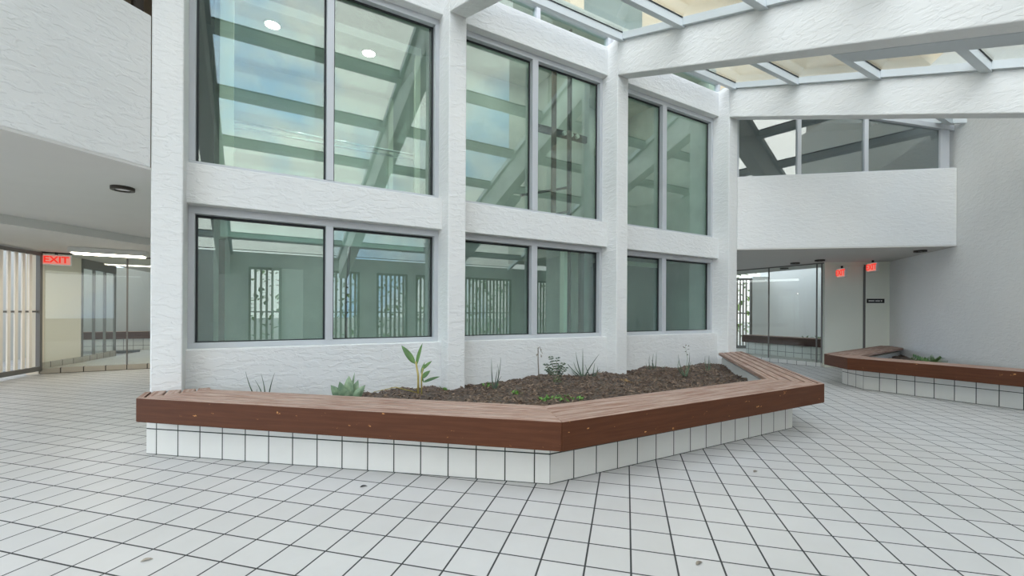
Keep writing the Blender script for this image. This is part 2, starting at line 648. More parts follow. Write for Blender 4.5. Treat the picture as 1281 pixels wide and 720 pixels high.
# ------------------------------------------------------------------ floors and ground
g = MB()
g.face([Vector((-11.5, -2.9, 0)), Vector((10, -2.9, 0)), Vector((14, 14.5, 0)), Vector((-13.5, 14.5, 0))])
struct('floor', g, M['floor'], 'white square floor tiles laid with dark grout across the atrium', 'floor')
g = MB()
g.face([Vector((-60, -60, -0.06)), Vector((60, -60, -0.06)), Vector((60, 60, -0.06)), Vector((-60, 60, -0.06))])
struct('ground', g, M['pavement'], 'pale paving outside the barred gates', 'ground')

# ------------------------------------------------------------------ glazed front: panels, columns
mb = MB()
for a, b, m0, m1 in BAYS:
    mb.box(FA, a - 0.1, b + 0.1, 0.2, 0.42, 0.0, 0.805)
    mb.box(FA, a - 0.1, b + 0.1, 0.2, 0.42, 2.11, 2.47)
    mb.box(FA, a - 0.1, b + 0.1, 0.2, 0.42, 4.605, 5.02)
struct('wall_front', mb, M['stucco'], 'white stucco bands above and below the tall window bays', 'wall', bevel=0.008)

cols = [(-3.885, -3.67, 'leftmost white stucco column, at the left end of the long planter bench'),
        (-1.275, -1.06, 'white stucco column between the first and second window bays from the left'),
        (1.275, 1.485, 'white stucco column between the middle and the right window bays'),
        (3.86, 4.10, 'rightmost white stucco column, beside the open passage on the right')]
for a, b, lab in cols:
    o = MB().box(FA, a, b, 0.0, 0.44, 0.0, 5.05).build('column', M['stucco'], bevel=0.012)
    tag(o, lab, 'column', 'columns of the glazed front')

# ------------------------------------------------------------------ windows of the front
rows = [('lower', 0.805, 2.11), ('upper', 2.47, 4.605)]
bayname = ['left', 'middle', 'right']
wn_ = 0
for (a, b, m0, m1), bn in zip(BAYS, bayname):
    for rn, z0, z1 in rows:
        wn_ += 1
        w = sthing('window_%d' % wn_, FA.p((a + b) / 2, 0.35, z0), '%s aluminium sliding window of the %s bay behind the planter' % (rn, bn) if rn == 'lower'
                   else 'tall upper aluminium window of the %s bay, reflecting the glass roof' % bn, 'window')
        fw = 0.05
        f = MB()
        f.box(FA, a, b, 0.31, 0.42, z0, z0 + fw)
        f.box(FA, a, b, 0.31, 0.40, z1 - fw - 0.02, z1)
        f.box(FA, a, a + fw, 0.31, 0.40, z0 + fw, z1 - fw - 0.02)
        f.box(FA, b - fw, b, 0.31, 0.40, z0 + fw, z1 - fw - 0.02)
        f.build('frame', M['alu'], w, bevel=0.003)
        MB().box(FA, m0, m1, 0.305, 0.40, z0 + fw, z1 - fw - 0.02).build('mullion', M['alu'], w, bevel=0.003)
        gk = MB()  # seal widened so its black also gives the frame's shaded inner line
        for x0, x1 in ((a + fw, m0), (m1, b - fw)):
            gk.box(FA, x0, x0 + 0.016, 0.375, 0.392, z0 + fw, z1 - fw - 0.02)
            gk.box(FA, x1 - 0.016, x1, 0.375, 0.392, z0 + fw, z1 - fw - 0.02)
            gk.box(FA, x0 + 0.012, x1 - 0.012, 0.375, 0.392, z1 - fw - 0.04, z1 - fw - 0.02)
            gk.box(FA, x0 + 0.012, x1 - 0.012, 0.375, 0.392, z0 + fw, z0 + fw + 0.01)
        gk.build('gasket', M['gasket'], w)
        for x0, x1 in ((a + fw, m0), (m1, b - fw)):
            MB().box(FA, x0 + 0.002, x1 - 0.002, 0.394, 0.400, z0 + fw, z1 - fw - 0.02).build(
                'pane', M['winglass'] if rn == 'upper' else M['lowglass'], w)

# clerestory strips between the head band and the roof
for k, ((a, b, m0, m1), bn) in enumerate(zip(BAYS, bayname)):
    wn_ += 1
    w = sthing('window_%d' % wn_, FA.p((a + b) / 2, 0.3, 5.02), 'narrow clerestory strip under the glass roof over the %s bay' % bn, 'window')
    f = MB()
    z0, z1 = 5.02, 5.24
    f.box(FA, a - 0.1, b + 0.1, 0.24, 0.32, z1 - 0.035, z1)
    f.box(FA, a - 0.1, b + 0.1, 0.26, 0.32, z0, z0 + 0.015)
    for x in (a - 0.1, (m0 + m1) / 2 - 0.03, b + 0.04):
        f.box(FA, x, x + 0.06, 0.24, 0.32, z0, z1)
    f.build('frame', M['alu'], w)
    MB().box(FA, a - 0.05, b + 0.05, 0.29, 0.296, z0 + 0.01, z1 - 0.03).build('pane', M['winglass'], w)

# ------------------------------------------------------------------ lift shaft behind the windows
mb = MB()
mb.box(FA, -4.0, 4.2, 2.45, 2.6, 0.0, 5.5)
struct('wall_shaft', mb, M['concrete'], 'stained concrete wall of the lift shaft behind the windows', 'wall')
mb = MB()
mb.box(FA, -3.885, -3.72, 0.44, 2.45, 0.0, 5.5)
mb.box(FA, 3.92, 4.1, 0.44, 2.45, 0.0, 5.5)
mb.box(FA, 1.42, 1.52, 0.9, 2.45, 0.0, 5.5)
struct('wall_shaft_side', mb, M['concrete'], 'concrete side walls of the lift shaft', 'wall')
mb = MB().box(FA, -3.885, 4.1, 0.42, 2.6, 5.42, 5.6)
struct('ceiling_shaft', mb, M['concrete'], 'concrete slab over the lift shaft', 'ceiling')

car = thing('elevator_car', FA.p(-2.4, 1.4, 2.2), 'glass-walled lift car behind the tall left window, with two lit downlights', 'elevator')
MB().box(FA, -3.47, -1.33, 0.8, 2.2, 2.2, 2.36).build('floor_pan', M['darksteel'], car)
MB().box(FA, -3.47, -1.33, 0.8, 2.2, 4.40, 4.5).build('ceiling_panel', M['carpanel'], car)
MB().box(FA, -3.44, -1.36, 2.14, 2.19, 2.36, 4.40).build('back_panel', M['carpanel'], car)
for x0, x1, v0 in ((-3.47, -3.345, 0.8), (-1.41, -1.34, 0.8), (-3.47, -3.40, 2.08), (-1.41, -1.34, 2.08)):
    MB().box(FA, x0, x1, v0, v0 + 0.06, 2.36, 4.40).build('corner_post', M['carpost'], car, bevel=0.004)
MB().box(FA, -3.345, -1.41, 0.81, 0.816, 2.36, 4.40).build('glass_panel', M['doorglass'], car)
h = MB()
h.tube([FA.p(-3.34, 0.86, 3.15), FA.p(-1.41, 0.86, 3.15)], 0.014)
h.tube([FA.p(-3.34, 0.86, 3.09), FA.p(-1.41, 0.86, 3.09)], 0.014)
h.build('handrail', M['chrome'], car, smooth=True)
for s_ in (-2.99, -1.93):
    d = MB().ring(FA.xy(s_, 1.05), 0.075, 0.09, 4.385, 4.40).build('downlight', M['white'], car)
    MB().disc(FA.xy(s_, 1.05), 0.074, 4.388, 4.399).build('lamp_disc', M['lamp'], d)

rails = [(-3.57, 0.55, 0.05, 5.4, 0.15, 'dark guide rail, widened to darken the far left of the left lift window', 'darksteel'),  # rail widened into a dark panel standing in for the dark shaft end
         (-3.43, 0.60, 0.05, 1.86, 0.05, 'brown lower guide rail beside the left lift pit', 'rust'),
         (-1.22, 0.70, 0.05, 5.4, 0.08, 'dark guide rail behind the right edge of the left lift window', 'darksteel'),
         (0.72, 0.75, 2.2, 5.4, 0.075, 'rusty guide rail in the middle tall window, left of the bright wall', 'rust'),
         (0.93, 0.62, 0.05, 5.4, 0.03, 'thin dark steel upright between the two rusty lift rails', 'darksteel'),
         (1.02, 0.75, 2.2, 5.4, 0.055, 'rusty guide rail in the middle tall window, right one of the pair', 'rust'),
         (1.18, 0.66, 0.05, 2.1, 0.10, 'dark rail behind the right pane of the lower middle window', 'darksteel')]
for s_, v_, z0, z1, wd, lab, mt in rails:
    m_ = MB()
    m_.box(FA, s_ - wd / 2, s_ + wd / 2, v_, v_ + 0.012, z0, z1)
    m_.box(FA, s_ - 0.01, s_ + 0.01, v_ + 0.012, v_ + 0.07, z0, z1)
    tag(m_.build('guide_rail', M[mt]), lab, 'rail', 'guide rails of the lift shaft')
brs = [(3.98, 'upper'), (3.42, 'small'), (2.92, 'lower'), (2.62, 'lowest')]
b1 = thing('rail_bracket', FA.p(0.95, 0.8, 3.86), 'dark steel crossbeam carrying the lift rails, seen through the middle tall window', 'bracket')
MB().box(FA, 0.45, 1.42, 0.83, 0.88, 3.86, 3.96).build('channel', M['darksteel'], b1)
bb = MB()
for s_ in (0.95, 1.08, 1.2):
    bb.tube([FA.p(s_, 0.79, 3.91), FA.p(s_, 0.83, 3.91)], 0.035, 12)
bb.build('bolt_head', M['carpanel'], b1)
o = MB().tube([FA.p(0.2, 0.86, 2.86), FA.p(1.05, 0.86, 3.1)], 0.02, 8).build('brace', M['darksteel'])
tag(o, 'upper dark diagonal brace low in the middle tall window', 'brace')
o = MB().tube([FA.p(0.2, 0.86, 2.5), FA.p(1.05, 0.86, 2.72)], 0.018, 8).build('brace', M['darksteel'])
tag(o, 'lower dark diagonal brace just above the sill of the middle tall window', 'brace')
o = MB().box(FA, -3.44, -1.40, 0.47, 0.53, 1.875, 2.03).build('sill_beam', M['carpanel'], bevel=0.005)
tag(o, 'pale steel beam across the top of the lower left window', 'beam')
o = MB().box(FA, -2.95, -2.55, 2.38, 2.45, 0.1, 1.75).build('pit_panel', M['carpanel'])
tag(o, 'pale panel standing against the shaft wall behind the lower left window', 'panel')
pts = [FA.p(-2.2 - 0.03 * math.sin(i / 10 * 3), 0.75, 1.9 - 1.85 * i / 10) for i in range(11)]
tag(MB().tube(pts, 0.017, 8).build('travelling_cable', M['black'], smooth=True), 'black cable hanging behind the right pane of the lower left window', 'cable')
o = MB().box(FA, 0.80, 0.86, 0.60, 0.70, 0.0, 2.1).build('shaft_post', M['carpost'])
tag(o, 'pale upright post behind the right pane of the lower middle window', 'post')
pn = thing('pit_door', FA.p(2.7, 1.0, 0), 'dark lift pit door with a pale frame behind the lower right window', 'door')
MB().box(FA, 1.75, 3.35, 1.02, 1.06, 0.05, 1.98).build('door_leaf', plain('dark_pit_door', srgb(104, 110, 106), 0.6, noise=0.12, nscale=3), pn)
f = MB()
f.box(FA, 1.75, 3.45, 1.0, 1.05, 1.98, 2.06)
f.box(FA, 3.35, 3.45, 1.0, 1.05, 0.0, 1.98)
f.build('frame', M['carpost'], pn)
jb = thing('junction_box', FA.p(2.05, 2.3, 3.72), 'pale junction box with a conduit on the shaft wall in the right tall window', 'box')
MB().box(FA, 1.95, 2.16, 2.33, 2.45, 3.72, 3.98).build('enclosure', M['carpanel'], jb, bevel=0.006)
MB().tube([FA.p(2.03, 2.42, 3.98), FA.p(2.03, 2.42, 5.4)], 0.022).tube([FA.p(2.1, 2.42, 3.98), FA.p(2.1, 2.42, 5.4)], 0.03).tube(
    [FA.p(2.03, 2.42, 2.3), FA.p(2.03, 2.42, 3.72)], 0.02).build('conduit', M['rust'], jb, smooth=True)
o = MB().disc(FA.xy(3.0, 2.36), 0.08, 4.42, 4.6, 16).build('shaft_speaker', M['carpost'])
tag(o, 'round beige fitting on the shaft wall high in the right tall window', 'fitting')

sl = bpy.data.lights.new('shaft_fill_light', 'AREA')  # added fill light that brightens the shaft walls, no fitting there
sl.energy = 9
sl.size = 1.0
sl.color = (0.95, 1.0, 0.96)
so = bpy.data.objects.new('shaft_fill_light', sl)
COL.objects.link(so)
so.location = FA.p(2.7, 1.4, 5.38)
sl2 = sl.copy()
sl2.energy = 15
tag(so, 'unseen fill light added at the head of the right lift shaft', 'lamp')
so = bpy.data.objects.new('shaft_fill_light', sl2)
COL.objects.link(so)
so.location = FA.p(0.4, 1.5, 5.38)
tag(so, 'unseen fill light added at the head of the middle lift shaft', 'lamp')
mb = MB().box(FA, -1.1, 3.92, 0.72, 2.45, 2.12, 2.3)  # added slab, blocks light to darken the lower windows
struct('floor_shaft_shade', mb, M['concrete'], 'concrete slab added in the shaft to darken the lower middle and right windows', 'floor')

for nm, s_, v_, z_, w_, lab in (('pit_fill_light', -2.4, 1.1, 2.17, 11, 'unseen fill light added in the pit under the lift car'), ('pit_fill_light', 0.2, 1.3, 2.1, 4, 'unseen fill light added under the slab behind the middle bay')):  # unseen fill lights, added to lift the dark lower windows
    ld = bpy.data.lights.new(nm, 'AREA')
    ld.energy = w_
    ld.size = 0.8
    ld.color = (0.95, 1.0, 0.97)
    lo_ = bpy.data.objects.new(nm, ld)
    COL.objects.link(lo_)
    lo_.location = FA.p(s_, v_, z_)
    tag(lo_, lab, 'lamp')

# ------------------------------------------------------------------ galleries left and right
mb = MB()
mb.box(FL, 0.0, 3.31, -0.22, 0.0, HL + .02, 3.57)
struct('wall_left', mb, M['stucco'], 'white stucco gallery front above the left passage', 'wall', bevel=0.008)
mb = MB()
mb.box(FR_, 0.0, 3.31, 0.0, 0.22, HR + .02, 3.528)
struct('wall_right', mb, M['stucco'], 'white stucco gallery front above the right passage', 'wall', bevel=0.008)
mb2 = MB()
# the right wall is the foot of a tall wing: below the gallery it runs on behind the passage
mb2.prism([FW.xy(0.0, 0), FW.xy(3.75, 0), FW.xy(3.75, 0.2), FW.xy(0.0, 0.2)], 0.0, 5.6)
mb2.prism([FW.xy(-2.3, 0), FW.xy(0.0, 0), FW.xy(0.0, 0.2), FW.xy(-2.3, 0.2)], 0.0, 5.6)
struct('wall_right_side', mb2, M['stucco'], 'tall white stucco wall behind the right planter', 'wall')

# gallery windows
wn_ += 1
w = sthing('window_%d' % wn_, FR_.p(1.6, 0.1, 3.528), 'gallery window above the right passage with three panes', 'window')
f = MB()
f.box(FR_, 0.0, 3.31, 0.08, 0.16, 3.528, 3.555)
q_of = lambda u: -(FR_.xy(u, 0) - FA.o).dot(FA.n)
def slope_bar(u0, u1, v0, v1, dz0, dz1):
    mm = []
    for dz in (dz0, dz1):
        mm.append([FR_.p(u0, v0, ztop(q_of(u0)) + dz), FR_.p(u1, v0, ztop(q_of(u1)) + dz), FR_.p(u1, v1, ztop(q_of(u1)) + dz), FR_.p(u0, v1, ztop(q_of(u0)) + dz)])
    f.hexa(*mm)
slope_bar(0.0, 3.31, 0.06, 0.16, -0.06, 0.02)
for u0, u1 in ((0.0, 0.05), (3.13, 3.26)):
    f.hexa([FR_.p(u0, 0.08, 3.55), FR_.p(u1, 0.08, 3.55), FR_.p(u1, 0.16, 3.55), FR_.p(u0, 0.16, 3.55)],
           [FR_.p(u0, 0.08, ztop(q_of(u0)) - .05), FR_.p(u1, 0.08, ztop(q_of(u1)) - .05), FR_.p(u1, 0.16, ztop(q_of(u1)) - .05), FR_.p(u0, 0.16, ztop(q_of(u0)) - .05)])
f.build('frame', M['alu'], w, bevel=0.003)
for u0 in (0.99, 2.02):
    u1 = u0 + 0.06
    f = MB()
    f.hexa([FR_.p(u0, 0.08, 3.55), FR_.p(u1, 0.08, 3.55), FR_.p(u1, 0.16, 3.55), FR_.p(u0, 0.16, 3.55)],
           [FR_.p(u0, 0.08, ztop(q_of(u0)) - .05), FR_.p(u1, 0.08, ztop(q_of(u1)) - .05), FR_.p(u1, 0.16, ztop(q_of(u1)) - .05), FR_.p(u0, 0.16, ztop(q_of(u0)) - .05)])
    f.build('mullion', M['alu'], w, bevel=0.003)
GW = glass('gallery_glass', (0.62, 0.64, 0.63, 1), 0.16)
for u0, u1 in ((0.05, 0.99), (1.05, 2.02), (2.08, 3.13)):
    f = MB()
    f.hexa([FR_.p(u0, 0.12, 3.55), FR_.p(u1, 0.12, 3.55), FR_.p(u1, 0.126, 3.55), FR_.p(u0, 0.126, 3.55)],
           [FR_.p(u0, 0.12, ztop(q_of(u0)) - .055), FR_.p(u1, 0.12, ztop(q_of(u1)) - .055), FR_.p(u1, 0.126, ztop(q_of(u1)) - .055), FR_.p(u0, 0.126, ztop(q_of(u0)) - .055)])
    f.build('pane', GW, w)
wn_ += 1
w = sthing('window_%d' % wn_, FL.p(1.6, -0.1, 3.57), 'brown-backed gallery window above the left passage', 'window')
f = MB()
f.box(FL, 0.0, 3.31, -0.16, -0.10, 3.57, 3.60)
for u in (0.0, 1.1, 2.2, 3.25):
    f.box(FL, u, u + 0.06, -0.16, -0.10, 3.60, 5.0 - 0.37 * 0.643 * u - 0.05)
f.build('frame', M['darkbronze'], w)
for u0, u1 in ((0.06, 1.1), (1.16, 2.2), (2.26, 3.25)):
    zz = lambda u: 5.0 - 0.37 * 0.643 * u - 0.05
    f = MB()
    f.hexa([FL.p(u0, -0.13, 3.6), FL.p(u1, -0.13, 3.6), FL.p(u1, -0.124, 3.6), FL.p(u0, -0.124, 3.6)],
           [FL.p(u0, -0.13, zz(u0)), FL.p(u1, -0.13, zz(u1)), FL.p(u1, -0.124, zz(u1)), FL.p(u0, -0.124, zz(u0))])
    f.build('pane', glass('left_gallery_glass', (0.7, 0.66, 0.6, 1), 0.0), w)

# gallery rooms behind these windows, and the slabs over the passages
mb = MB()
mb.box(FR_, -0.2, 6.0, 2.3, 2.45, 2.45, 5.2)
mb.box(FR_, 3.32, 3.5, 0.24, 2.3, 2.45, 5.2)
mb.box(FR_, -0.2, 6.0, 0.22, 2.45, 5.1, 5.2)
struct('wall_gallery_right', mb, M['greywall'], 'grey wall of the upper gallery behind the right window', 'wall')
mb = MB()
mb.box(FL, -1.0, 3.31, -1.7, -1.55, 2.45, 5.2)
mb.box(FL, -1.0, 3.31, -1.6, -0.22, 4.95, 5.1)
struct('wall_gallery_left', mb, M['brown'], 'brown wall of the upper gallery behind the left window', 'wall')

# slabs
LE = FL.xy(3.31, 0)
mb = MB()
mb.hexa([Vector((C0.x, C0.y, HL)), Vector((C0.x - 0.05, C0.y + 0.3, HL)), Vector((-5.62, 8.0, HL)), Vector((-6.40, 4.2, HL)), Vector((-7.2, 1.0, HL)), Vector((LE.x, LE.y, HL))][::-1],
        [Vector((C0.x, C0.y, HL + .02)), Vector((C0.x - 0.05, C0.y + 0.3, HL + .02)), Vector((-5.62, 8.0, HL + .02)), Vector((-6.40, 4.2, HL + .02)), Vector((-7.2, 1.0, HL + .02)), Vector((LE.x, LE.y, HL + .02))][::-1])
struct('ceiling_left', mb, M['ceiling'], 'painted soffit of the left passage nearest the atrium', 'ceiling')
mb = MB()
poly = [(-2.6, 6.2), (-2.6, 14.5), (-10.95, 14.5), (-9.45, 10.5), (-8.86, 9.0), (-6.90, 2.2), (-6.40, 4.2), (-5.62, 8.0), (-4.2, 6.9)]
mb.prism(poly, 2.19, 2.46)
struct('ceiling', mb, M['ceiling'], 'lower painted ceiling deeper in the left passage', 'ceiling')
FBr0 = Fr((6.20, 11.70), -66.0)
mb = MB()
pr = [FR_.xy(0.0, 0.0), FR_.xy(3.31, 0.0), FW.xy(-0.05, 0.2), Vector((9.6, 8.2)), FBr0.xy(3.0, 0.6), FBr0.xy(-2.6, 0.6), Vector((1.5, 13.4)), Vector((1.9, 9.2))]
mb.prism(pr, HR, HR + .02)
struct('ceiling_right', mb, M['ceiling'], 'painted soffit of the right passage', 'ceiling')

# ------------------------------------------------------------------ roof: beams, glazing
beams = [(-6.5, -6.28, 1.9, 'white stucco roof beam over the left gallery'),
         (-3.885, -3.67, 0.0, 'white stucco roof beam from the leftmost column, above the viewer'),
         (-1.275, -1.06, 0.0, 'white stucco roof beam at the top centre-left, from the second column'),
         (1.275, 1.485, 0.0, 'large white stucco roof beam crossing the upper right from the third column'),
         (3.86, 4.10, 0.0, 'white stucco roof beam over the right gallery window, from the rightmost column')]
QE = 6.8
for a, b, q0, lab in beams:
    o = MB().sloped(FA, a, b, q0, QE if a < 3 else 4.38, zbot, ztop).build('roof_beam', M['stucco'], bevel=0.012)
    tag(o, lab, 'beam', 'sloping roof beams')
segs = [(-11.3, -6.5, 'left of the far left beam, added unseen for more sky light'),  # bay out of view, added to bring in more sky
        (-6.28, -3.885, 'between the far left beam and the leftmost column'),
        (-3.67, -1.275, 'between the first and second column beams'),
        (-1.06, 1.275, 'between the second and third column beams'),
        (1.485, 3.86, 'between the third column beam and the rightmost one'),
        (4.10, 6.5, 'beyond the rightmost column beam')]
for k, (a, b, where) in enumerate(segs):
    t_ = thing('skylight', FA.p((a + b) / 2, -3, ztop(3)), 'sloping glass roof bay ' + where, 'skylight', 'glass roof bays')
    q = 3.06 if k == 0 else 0.09
    qe = 3.2 if k == 5 else QE
    while q < qe - 0.2:
        MB().hexa([FA.p(a - 0.03, -q + 0.05, ztop(q - .05) - 0.025), FA.p(a - 0.03, -q - 0.05, ztop(q + .05) - 0.025), FA.p(b + 0.03, -q - 0.05, ztop(q + .05) - 0.025), FA.p(b + 0.03, -q + 0.05, ztop(q - .05) - 0.025)],
                  [FA.p(a - 0.03, -q + 0.05, ztop(q - .05) + 0.09), FA.p(a - 0.03, -q - 0.05, ztop(q + .05) + 0.09), FA.p(b + 0.03, -q - 0.05, ztop(q + .05) + 0.09), FA.p(b + 0.03, -q + 0.05, ztop(q - .05) + 0.09)]
                  ).build('glazing_bar', M['bar'], t_, bevel=0.004)
        q2 = min(q + 0.99, qe)
        MB().sloped(FA, a - 0.02, b + 0.02, q + 0.0, q2, lambda x: ztop(x) + 0.092, lambda x: ztop(x) + 0.10).build('pane', M['roofglass'], t_)
        gq = MB()
        gq.sloped(FA, a + 0.055, b - 0.055, q + 0.05, q + 0.06, lambda x: ztop(x) + 0.078, lambda x: ztop(x) + 0.09)
        gq.sloped(FA, a + 0.055, b - 0.055, q2 - 0.06, q2 - 0.05, lambda x: ztop(x) + 0.078, lambda x: ztop(x) + 0.09)
        gq.build('gasket', M['gasket'], t_)
        q += 0.99
    for x0, x1 in ((a - 0.02, a + 0.05), (b - 0.05, b + 0.02)):
        MB().sloped(FA, x0, x1, 3.0 if k == 0 else 0.0, qe, lambda x: ztop(x) - 0.005, lambda x: ztop(x) + 0.088).build('curb', M['bar'], t_)
# aluminium track under the third beam
o = MB().sloped(FA, 1.49, 1.74, 2.6, QE - 0.3, lambda x: zbot(x) + 0.0, lambda x: zbot(x) + 0.08).build('cable_tray', M['bar'], bevel=0.004)
tag(o, 'grey metal channel fixed along the right side of the large upper right beam', 'channel')

# tall wing standing on the right wall, and the tower above
wing = MB()
wing.prism([FW.xy(0.15, 0.21), FW.xy(3.75, 0.21), FA.xy(3.85, -QE), FA.xy(14, -QE), FA.xy(14, -1.0)], 2.7, 24)
wg = thing('building_wing', FA.p(8, -4, 2.7), 'tall grey wing of the building rising above the right wall, mirrored in the windows', 'building')
wing.build('wall', plain('wing_wall', srgb(190, 186, 176), 0.85, noise=0.05, nscale=0.8), wg)
mb = MB()
TB = Fr(FA.xy(0, 1.3), 30.3)
mb.box(TB, -14, 2.5, 0, 6, 5.6, 26)
mb.box(TB, 2.5, 24, 0, 0.5, 5.6, 26)
tower = thing('residential_tower', FA.p(0, 3, 5.6), 'cream apartment tower rising beyond the glass roof', 'building')
mb.build('wall', M['towerwall'], tower)
f = MB()
for z in range(8):
    f.box(TB, -14, 24, -1.0, 0.0, 8.5 + 2.8 * z, 8.7 + 2.8 * z)
f.build('balcony_slab', M['towerwall'], tower)
for s0, s1 in ((-6, -3.4), (-2.6, -0.5), (0.35, 1.15), (1.6, 3.1)):
    for z in range(3):
        MB().box(TB, s0, s1, -0.03, 0.0, 5.75 + 2.8 * z, 8.2 + 2.8 * z).build('window', M['towerwin'], tower)
for s0 in (-3.0, -0.2, 1.38):
    MB().box(TB, s0 - 0.14, s0 + 0.14, -0.25, 0.0, 5.6, 26).build('pier', M['towerwall'], tower)

# ------------------------------------------------------------------ outer walls with barred gates (behind the viewer too)
def gate(name, fr, u0, u1, z0, z1, pitch, bw, label, cat='gate', bar='gatebar', frame='gateframe', depth=0.025):
    t_ = thing(name, fr.p((u0 + u1) / 2, 0, z0), label, cat)
    f = MB()
    f.box(fr, u0, u0 + 0.05, -0.03, 0.03, z0, z1)
    f.box(fr, u1 - 0.06, u1, -0.03, 0.03, z0, z1)
    f.box(fr, u0, u1, -0.03, 0.03, z1 - 0.06, z1)
    f.box(fr, u0, u1, -0.03, 0.03, z0, z0 + 0.08)
    f.build('frame', M[frame], t_)
    MB().box(fr, u0 + 0.05, u1 - 0.06, 0.0, 0.02, (z0 + z1) / 2 - 0.015, (z0 + z1) / 2 + 0.015).build('crossbar', M[frame], t_)
    u = u0 + 0.05 + pitch * 0.55
    while u < u1 - 0.06 - bw:
        MB().box(fr, u, u + bw, -depth * 0.8, depth, z0 + 0.08, z1 - 0.06).build('bar', M[bar], t_)
        u += pitch
    return t_

FO = Fr(FA.xy(0, -QE), 30.3)                   # outer wall at the low end of the roof
mb = MB()
openings = [(-3.3, -2.6), (-1.6, -0.75), (-0.3, 0.55), (0.8, 1.3), (2.1, 3.95), (4.6, 5.8)]
x = -7.5
for a, b in openings:
    mb.box(FO, x, a, -0.2, 0.0, 0.0, 2.55)
    mb.box(FO, a, b, -0.2, 0.0, 2.2, 2.55)
    x = b
mb.box(FO, x, 8.0, -0.2, 0.0, 0.0, 2.55)
struct('wall_outer', mb, M['stucco_smooth'], 'white outer wall at the low edge of the glass roof', 'wall')
gl_ = ['wide barred gate opposite the middle window', 'barred opening opposite the right bay', 'barred gate nearest the viewer', 'narrow barred gate beside the wide one',
       'wide barred gate opposite the lower middle window', 'barred gate at the far right of the outer wall']
gl_ = ['first', 'second', 'third', 'fourth', 'fifth', 'sixth']
for (a, b), nm in zip(openings, gl_):
    gate('barred_gate', FO, a, b, 0.05, 2.2, 0.12, 0.05, 'barred gate in the outer wall mirrored in the lower windows, %s from its left end' % nm)

# left outer line with the gate beside the glass partition
G0 = Vector((-8.42, 7.80))
FG = Fr(G0, 106.0)                              # u runs away from the viewer, v to the left
gate('barred_gate', FG, -1.75, 0.0, 0.06, 2.17, 0.150, 0.062, 'tall barred gate at the far left edge, beside the cream wall', bar='gatepale', depth=0.012)
mb = MB()
mb.box(FG, -2.4, -1.75, 0.0, 0.2, 0.0, 2.3)
mb.box(FG, -9.5, -8.6, 0.0, 0.2, 0.0, 2.3)  # wall left open between its ends, out of view, to let daylight in
struct('wall_left_outer', mb, M['cream'], 'cream outer wall left of the barred gate', 'wall')
mb = MB()
mb.box(FG, 0.0, 1.12, 0.02, 0.2, 0.0, 2.3)
struct('wall_left_side', mb, M['cream'], 'cream wall under the exit sign, right of the barred gate', 'wall')
mb = MB()
mb.box(FG, 0.03, 1.12, -0.004, 0.02, 0.09, 0.20).boxuv()
struct('baseboard_left', mb, M['curbtile'], 'tile skirting at the foot of the cream wall', 'baseboard')
FS = Fr(FG.xy(1.12, 0.0), 113.0)
mb = MB()
mb.box(FS, 0.0, 1.55, 0.0, 0.12, 0.0, 0.2).boxuv()
struct('baseboard_left_glazing', mb, M['curbtile'], 'tile skirting under the side glazing of the left passage', 'baseboard')
gs = thing('side_glazing', FS.p(0.8, 0, 0.2), 'pale glazed screen of three panes beyond the cream wall', 'screen')
for k in range(4):
    MB().box(FS, 0.02 + 0.5 * k, 0.045 + 0.5 * k, 0.0, 0.05, 0.2, 2.19).build('upright', M['gateframe'], gs)
for k in range(3):
    MB().box(FS, 0.045 + 0.5 * k, 0.52 + 0.5 * k, 0.02, 0.028, 0.2, 2.0).build('pane', M['doorglass'], gs)
MB().box(FS, 0.0, 1.55, 0.0, 0.06, 2.0, 2.19).build('header', M['gateframe'], gs)
BW = Fr((-10.4, 11.35), 30.3)
mb = MB().box(BW, -1.5, 5.5, 0.55, 0.7, 0.0, 2.3)
struct('wall_left_back', mb, M['greywall'], 'grey weathered wall above the dark bench at the back of the left passage', 'wall')

# raised floor and tiled curb, left
FC = Fr(G0, 32.0)
mb = MB().prism([FC.xy(0, 0.02), FC.xy(5.5, 0.02), (-3.0, 14.2), (-12.0, 14.2), FG.xy(3.5, 0.1)], 0.0, 0.088)
struct('floor_left', mb, M['hallfloor'], 'pale raised tile floor behind the left glass partition', 'floor')
mb = MB().box(FC, 0.0, 5.5, 0.0, 0.1, 0.0, 0.098).boxuv()
struct('trim_left_curb', mb, M['curbtile'], 'tiled step under the left glass partition', 'trim')
gp = thing('glass_partition', FC.p(2.0, 0.06, 0.098), 'frameless glass partition standing on the left tiled step', 'partition')
xs = [0.03, 1.17, 2.4, 3.7, 5.2]
for x0, x1 in zip(xs, xs[1:]):
    MB().box(FC, x0 + 0.005, x1 - 0.005, 0.05, 0.062, 0.10, 2.165).build('pane', M['doorglass'], gp)
for x in xs[1:4]:
    MB().box(FC, x - 0.012, x + 0.012, 0.045, 0.067, 0.098, 2.165).build('joint', M['gateframe'], gp)
MB().box(FC, 0.0, 5.2, 0.04, 0.075, 2.165, 2.188).build('head_track', M['darkbronze'], gp)

